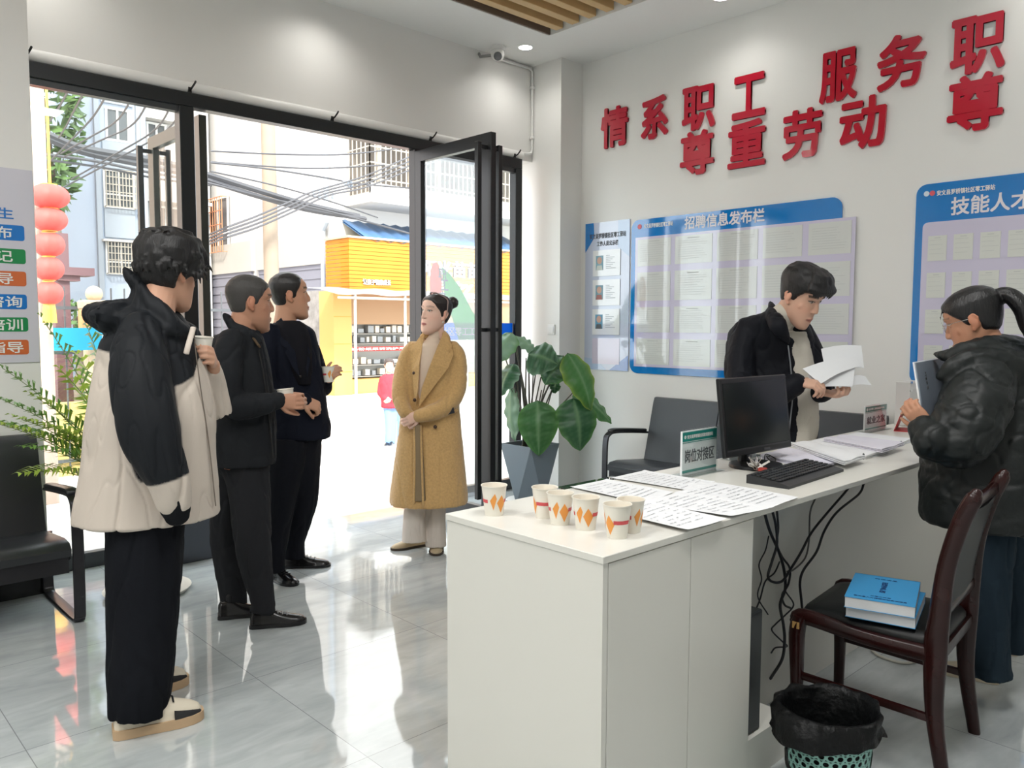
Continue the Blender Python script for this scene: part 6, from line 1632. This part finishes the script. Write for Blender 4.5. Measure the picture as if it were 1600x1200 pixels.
def ex2(bm):
    blob(bm, (.0, -.138, .098), (.038, .036, .040)); tube(bm, [(.0, -.09, .07), (.0, -.12, .088)], [.03, .025], n=12)
    for a in range(10):
        t_ = a*.63; tube(bm, [(.034*math.cos(t_), -.138, .098+.034*math.sin(t_)), (.028*math.cos(t_+.8), -.160, .098+.028*math.sin(t_+.8)), (.012*math.cos(t_+1.6), -.170, .098+.012*math.sin(t_+1.6))], .008, n=6)
F.hair(lambda d: np.interp(d, [0, 25, 45, 60, 72, 84, 98, 112, 180], [.098, .094, .078, .052, .030, -.005, .004, -.03, -.06]), lambda d, z: np.interp(z, [-.07, 0, .06, .134], [.006, .008, .010, .010]), (.016, .011, .010), .35, .12, ex2, .0042, seed=14, fine=40)
hm = F.head_M
bm = B(); pts = [hm @ skull_pt(math.radians(94 if s > 0 else -94)+0*z, z, .011) for s, z in [(1, -.01), (1, .03), (1, .07), (1, .105)]]+[hm @ Vector((x, .028, .1435)) for x in (.03, 0, -.03)]+[hm @ skull_pt(math.radians(-94), z, .011) for z in (.105, .07, .03, -.01)]
stube(bm, pts, [(.004, .006)]*len(pts), n=8); obj('hair_band', bm, mat('taupe hair band', sr(150, 130, 125), .5), F.t, world=True, smooth=True)
bm = B(); e_ = hm @ Vector((-.080, .002, -.034)); tube(bm, [hm @ Vector((-.0795, .0, -.024)), e_], .0015, n=5); blob(bm, e_, .0055); e_ = hm @ Vector((.080, .002, -.034)); blob(bm, e_, .0055); obj('earring', bm, mat('pearl', (.85, .82, .78), .2), F.t, world=True, smooth=True)

# ---------------------------------------------------------------- woman in the black puffer jacket
F = Fig('woman with a black ponytail and glasses in a black puffer jacket reading a folder', 1530, 3.05, at(1530, 1060, z=0))
F.head(1524, 508, -.02, 172, pitch=-22, scale=.98, female=True)
jk = B()
F.torso(jk, [(1548, 548, 30, .09, 0), (1556, 565, 58, .15, 0), (1562, 600, 76, .19, 0), (1562, 650, 84, .21, 0), (1548, 700, 96, .22, 0), (1545, 730, 97, .225, 0), (1544, 738, 94, .22, 0), (1543, 746, 97, .225, 0), (1540, 780, 94, .22, 0), (1538, 808, 92, .22, 0), (1538, 818, 86, .20, 0)], n=36, p=2.4, body=.62)
F.limb(jk, [(1540, 580, -.13, 44, 40), (1524, 630, -.20, 50, 44), (1518, 652, -.225, 46, 41), (1512, 660, -.23, 50, 45), (1498, 690, -.24, 42, 40), (1470, 692, -.23, 32, 31), (1462, 690, -.23, 28, 27), (1456, 686, -.23, 31, 30), (1444, 672, -.20, 22, 22)], body=.5)
F.limb(jk, [(1550, 590, .16, 36), (1510, 650, .22, 36), (1478, 660, .18, 28), (1462, 655, .12, 22)], body=.5)
F.limb(jk, [(1462, 553, -.05, 4, 7), (1480, 556, -.09, 11, 13), (1510, 550, -.12, 17, 18), (1545, 548, -.10, 24, 30), (1575, 552, 0, 30, 50)], body=0)
F.limb(jk, [(1470, 588, -.14, 8, 9), (1488, 574, -.16, 14, 14), (1520, 562, -.165, 18, 22), (1570, 570, -.13, 30, 40), (1600, 590, 0, 36, 60)], body=0)
puff = mat('black puffer nylon', (.010, .013, .013), .5, bump=(26, .2, .010), spec=.4)
F.cloth('puffer_jacket', jk, puff, .0075, 3, .006, (9, 9, 9), 61)
tr = B()
F.limb(tr, [(1545, 800, -.05, 42, 48), (1546, 880, -.07, 33, 38), (1547, 960, -.08, 27, 34), (1547, 1030, -.085, 27, 34), (1548, 1056, -.085, 31, 36)], body=.65, caps='flat')
F.limb(tr, [(1572, 800, .10, 36, 44), (1580, 880, .13, 27, 34), (1582, 960, .14, 22, 30), (1582, 1014, .15, 22, 30)], body=.65, caps='flat')
F.cloth('jeans', tr, cloth_mat('dark blue denim', (.020, .034, .048), .85, 500, .4), .0075, 3, .006, (12, 12, 5), 71)
cs = mat('cream canvas', sr(190, 178, 155), .7)
F.shoe(at(1560, 1066, z=0), at(1462, 1046, z=0), .045, .08, cs, cs, sole_h=.024)
F.shoe(at(1590, 1022, z=0), at(1500, 1004, z=0), .045, .08, cs, cs, sole_h=.024)
F.hand(F.P(1452, 668, -.18), (-F.rt*.55+Vector((0, 0, .55))), (F.rt*.3+F.fw*.75), thumb=1, curl=(25, 40, 25), size=.92, thumb_in=10)
F.hand(F.P(1462, 655, .1), (-F.rt*.75+Vector((0, 0, .3))), (-F.fw*.8), thumb=-1, curl=(20, 30, 20), size=.9, thumb_in=10)
F.finish_body(.0045, sr(190, 140, 112), lip=(.40, .16, .13))
def ex3(bm):
    stube(bm, [(0, -.085, .075), (0, -.118, .085), (.0, -.145, .06), (.0, -.165, .0), (.0, -.158, -.07), (0, -.15, -.12)], [.020, .020, .030, .034, .030, .010], n=14)
    rnd = random.Random(6)
    for k in range(22):
        a = rnd.uniform(0, 2*PI); c_, s_ = .026*math.cos(a), .02*math.sin(a)
        stube(bm, [(c_*.5, -.11, .085), (c_, -.148+s_, .055), (c_*1.2, -.168+s_, -.01), (c_, -.16+s_, -.09), (c_*.6, -.15+s_, -.15)], [.008, .010, .010, .008, .002], n=6)
    for sx in (.018, .03, -.02):
        stube(bm, [skull_pt(sx*14, .095, .006), skull_pt(sx*18, .06, .014), skull_pt(sx*20, .02, .016), skull_pt(sx*20, -.01, .014)], [.004, .003, .0025, .001], n=5)
F.hair(lambda d: np.interp(d, [0, 25, 45, 60, 72, 84, 98, 112, 180], [.092, .088, .076, .05, .022, .0, .008, -.03, -.05]), lambda d, z: np.interp(z, [-.07, 0, .06, .134], [.006, .009, .013, .014]), (.007, .007, .008), .35, .12, ex3, .0045, seed=17, fine=40)
hm = F.head_M
g = thing('eyeglasses', 'thin rimless glasses on the face of the woman with the ponytail', 'glasses', hm @ Vector((0, .1, .028)))
bm = B()
for s in (-1, 1):
    r_ = [hm @ Vector((s*.033+.024*math.cos(a), .103-.012*abs(math.cos(a)*s*.5+.5)*.6, .024+.018*math.sin(a))) for a in np.linspace(0, 2*PI, 19)]; tube(bm, r_, .0011, n=5)
    tube(bm, [hm @ Vector((s*.057, .096, .03)), hm @ Vector((s*.079, .05, .03)), hm @ Vector((s*.084, -.015, .022))], .0012, n=5)
tube(bm, [hm @ Vector((-.01, .104, .028)), hm @ Vector((0, .110, .03)), hm @ Vector((.01, .104, .028))], .0011, n=5)
obj('rim', bm, mat('silver rim', (.6, .58, .55), .25, .9), g, world=True, smooth=True)
# the folder she holds
q = [F.P(1431, 567, -.12), F.P(1500, 555, .10), F.P(1500, 668, .06), F.P(1445, 660, -.13)]
fc = thing('folder', 'grey-blue folder held open by the woman in the puffer jacket', 'folder', q[3]); nrm = (q[1]-q[0]).cross(q[3]-q[0]).normalized()
bm = B(); loft(bm, [q, [p_+nrm*.004 for p_ in q]]); obj('cover', bm, mat('folder grey blue', sr(128, 138, 150), .6), fc, world=True)
bm = B(); q2 = [p_+nrm*.005-(q[1]-q[0]).normalized()*.003+Vector((0, 0, .004)) for p_ in q]; loft(bm, [q2, [p_+nrm*.006 for p_ in q2]]); obj('pages', bm, paper_m, fc, world=True)
u_ = (q[1]-q[0]).normalized(); v_ = (q[0]-q[3]).normalized()
for k, ch in enumerate('工作手册'):
    text('cover_lettering', ch, .014, q[0]+u_*.060-v_*(.045+.017*k)-nrm*.001, u_, v_, ink_m, fc, fit=(.011, .012))
bm = B(); q0 = [at(x, y, z=.006) for x, y in ((1362, 1016), (1372, 1024), (1390, 1031), (1412, 1036), (1430, 1034))]; stube(bm, q0, [.006]*5, n=8); single('floor_cable', bm, mat('white cable', (.6, .58, .5), .5), 'white cable lying on the floor behind the wooden chair', 'cable', smooth=True)
# ---------------------------------------------------------------- clerk behind the counter
F = Fig('man in a black bomber jacket and white turtleneck reading papers behind the counter', 1225, 4.22, Vector(at(1232, 900, d=4.22))*Vector((1, 1, 0)) if False else Vector((at(1225, 700, d=4.22).x, at(1225, 700, d=4.22).y, 0)))
F.head(1250, 467, -.28, -34, pitch=-31, roll=4, scale=1.07, jaw=1.15)
jk = B()
F.torso(jk, [(1222, 487, 24, .09, -.15), (1209, 499, 46, .13, -.10), (1203, 520, 62, .16, -.05), (1204, 560, 68, .175, 0), (1208, 620, 66, .18, 0), (1212, 680, 62, .175, 0), (1212, 720, 60, .17, 0), (1212, 760, 58, .165, 0)], n=36, p=2.4, body=.75)
F.limb(jk, [(1168, 520, -.06, 24, 30), (1156, 570, -.10, 24, 30), (1166, 612, -.18, 24, 28), (1200, 620, -.26, 22, 24), (1232, 606, -.33, 18, 20), (1243, 600, -.35, 16, 17)], body=.55)
F.limb(jk, [(1248, 520, -.02, 22, 30), (1270, 565, -.06, 22, 28), (1283, 605, -.12, 20, 22), (1283, 612, -.20, 16, 18)], body=.55)
F.limb(jk, [(1207, 487, -.05, 7, 18), (1209, 496, -.22, 11, 13), (1217, 510, -.31, 13, 9), (1230, 534, -.27, 5, 5)], body=0)
bomb = cloth_mat('black bomber shell', (.010, .011, .015), .55, 300, .15)
F.cloth('bomber_jacket', jk, bomb, .007, 3, .0045, (9, 9, 6), 81)
wk = cloth_mat('white wool turtleneck', sr(205, 200, 188), .9, 220, .5)
hm = F.head_M; bm = B(); tube(bm, [hm @ Vector(q) for q in ((0, -.022, -.085), (0, -.028, -.105), (0, -.036, -.135))], [.069, .073, .078], n=20); F.torso(bm, [(1238, 518, 20, .07, -.19), (1240, 530, 22, .09, -.13), (1247, 570, 24, .10, -.10), (1252, 630, 25, .10, -.10), (1252, 670, 25, .10, -.10), (1249, 690, 22, .10, -.10)], body=0); F.cloth('turtleneck', bm, wk, .006, 2, .002, (14, 14, 8), 2)
bm = B(); stube(bm, [F.P(1228, 515, -.195), F.P(1235, 570, -.205), F.P(1238, 620, -.20), F.P(1231, 690, -.19)], [.004]*4, n=6); obj('zip', bm, mat('steel zip', (.3, .32, .35), .3, .8), F.t, world=True, smooth=True)
tr = B(); gz = 0
F.limb(tr, [(1236, 700, -.0, 44, 50), (1228, 780, -.02, 30, 36), (1226, 860, -.02, 25, 30), (1224, 930, -.02, 22, 26)], body=.7, caps='flat')
F.limb(tr, [(1210, 700, .02, 42, 50), (1196, 780, .10, 30, 36), (1194, 860, .10, 25, 30), (1192, 918, .10, 22, 26)], body=.7, caps='flat')
F.cloth('trousers', tr, cloth_mat('black trousers', (.012, .012, .014)), .009, 2, .003)
a0, b0 = at(1224, 935, d=4.2), at(1192, 925, d=4.3)
for p_ in (a0, b0): F.shoe(Vector((p_.x, p_.y, 0))-F.dirv(-30)*.09, Vector((p_.x, p_.y, 0))+F.dirv(-30)*.17, .046, .085, bl, bl)
F.hand(F.P(1246, 596, -.355), (F.rt*.85-F.fw*.2-Vector((0, 0, .08))), (F.fw*.35-Vector((0, 0, .8))), thumb=1, fc=((35, 40, 30), (40, 45, 30), (45, 50, 30), (50, 50, 30)), size=1.06, thumb_in=35)
F.hand(F.P(1284, 613, -.23), (F.rt*.7-F.fw*.45-Vector((0, 0, .12))), (Vector((0, 0, .9))-F.rt*.1), thumb=-1, fc=((25, 45, 40), (30, 50, 40), (32, 50, 40), (35, 50, 40)), size=1.06, thumb_in=25)
F.finish_body(.0042, sr(218, 174, 150))
F.hair(lambda d: np.interp(d, [0, 30, 48, 60, 68, 78, 88, 100, 112, 180], [.074, .072, .07, .062, .04, .006, .002, .014, -.02, -.062]), lambda d, z: np.interp(z, [-.07, 0, .05, .09, .134], [.004, .008, .016, .026, .028]) + (.008 if d < 50 and z > .07 else 0), (.007, .0065, .007), .5, .25,
       lambda bm: [tube(bm, [skull_pt(th, .10, .024), skull_pt(th, .086, .036), skull_pt(th*1.02, .070+.006*math.sin(th*9), .026)], [.012, .010, .003], n=6) for th in np.linspace(-.9, .9, 17)], .0042, seed=23, fine=60)
# the papers in his hands: a bent stack and a page being turned
st = thing('paper_stack', 'sheaf of white papers in the hands of the man in the bomber jacket', 'papers', F.P(1300, 600, -.32))
def bent(bm, tl, tr_, br, bl_, bow, n=10, th=.004):
    top, bot = [], []
    for i in range(n+1):
        u = i/n; a = tl*(1-u)+tr_*u; b = bl_*(1-u)+br*u; w_ = bow*math.sin(PI*u)
        top.append(a+w_); bot.append(b+w_)
    nr = (tr_-tl).cross(bl_-tl).normalized()*th
    loft(bm, [[t_, b_, b_+nr, t_+nr] for t_, b_ in zip(top, bot)])
bm = B(); bent(bm, F.P(1262, 577, -.32), F.P(1338, 558, -.30), F.P(1332, 604, -.36), F.P(1266, 606, -.38), Vector((0, 0, .006))); obj('sheets', bm, paper_m, st, world=True, smooth=30)
bm = B(); bent(bm, F.P(1254, 576, -.345), F.P(1336, 557, -.315), F.P(1345, 572, -.32), F.P(1282, 600, -.40), Vector((0, 0, .012)), th=.0012); obj('turned_page', bm, paper_m, st, world=True, smooth=30)
bm = B(); bent(bm, F.P(1283, 545, -.26), F.P(1346, 540, -.24), F.P(1350, 575, -.28), F.P(1290, 580, -.31), Vector((0, 0, .01)), th=.0012); obj('turned_page', bm, paper_m, st, world=True, smooth=30)
bm = B(); bent(bm, F.P(1325, 592, -.30), F.P(1352, 588, -.27), F.P(1362, 602, -.28), F.P(1318, 607, -.34), Vector((0, 0, .012)), th=.0012); obj('sheets', bm, paper_m, st, world=True, smooth=30)

# ---------------------------------------------------------------- passers-by in the street
def passer(label, px, foot, D, top, red, hat=None):
    F = Fig(label, px, D, (0, 0, 0)); g = at(px, foot, d=D); F.t.location = (g.x, g.y, g.z); k = (foot-top)/135
    y = lambda v: top+(v-560)*k
    F.head(px-1, y(572), 0, -80, scale=.88)
    jk = B(); F.torso(jk, [(px, y(583), 5, .06, 0), (px, y(588), 13, .10, 0), (px, y(602), 15, .13, 0), (px+1, y(622), 15, .14, 0), (px+1, y(636), 14.5, .14, 0)], n=20)
    F.limb(jk, [(px-12, y(592), 0, 5), (px-15, y(612), 0, 5), (px-7, y(622), -.12, 4.5)]); F.limb(jk, [(px+12, y(592), 0, 5), (px+14, y(612), 0, 5), (px+4, y(624), -.12, 4.5)])
    F.cloth('jacket', jk, cloth_mat('street jacket', red, .7), .02, 2, .006, seed=px)
    tr = B(); F.limb(tr, [(px-3, y(632), 0, 8), (px-1, y(660), 0, 6.5), (px-2, y(688), 0, 5.5)]); F.limb(tr, [(px+6, y(632), 0.05, 8), (px+5, y(660), 0.05, 6.5), (px+4, y(688), 0.05, 5.5)])
    F.cloth('jeans', tr, cloth_mat('light blue jeans', sr(120, 150, 190)), .02, 2, 0)
    for s in (-2, 4):
        b_ = F.P(px+s, y(692), 0); b_.z = g.z; F.shoe(b_+F.fw*.06, b_-F.fw*.15-F.rt*.05, .045, .08, bl, bl)
    F.hand(F.P(px-6, y(622), -.14), (F.rt-Vector((0, 0, .3))), F.fw, size=.9); F.hand(F.P(px+2, y(624), -.14), (-F.rt-Vector((0, 0, .3))), F.fw, thumb=-1, size=.9)
    F.finish_body(.008, sr(225, 175, 150))
    F.hair(lambda d: np.interp(d, [0, 50, 90, 180], [.085, .07, -.02, -.08]), lambda d, z: .014, hat or (.05, .035, .03), .6, .2, None, .008)
passer('person in a red jacket and blue jeans walking in the street', 609, 697, 12.8, 560, sr(225, 60, 70))
passer('person with a pale pink hat behind the one in the red jacket', 628, 690, 13.6, 563, sr(205, 120, 130), sr(240, 200, 205))
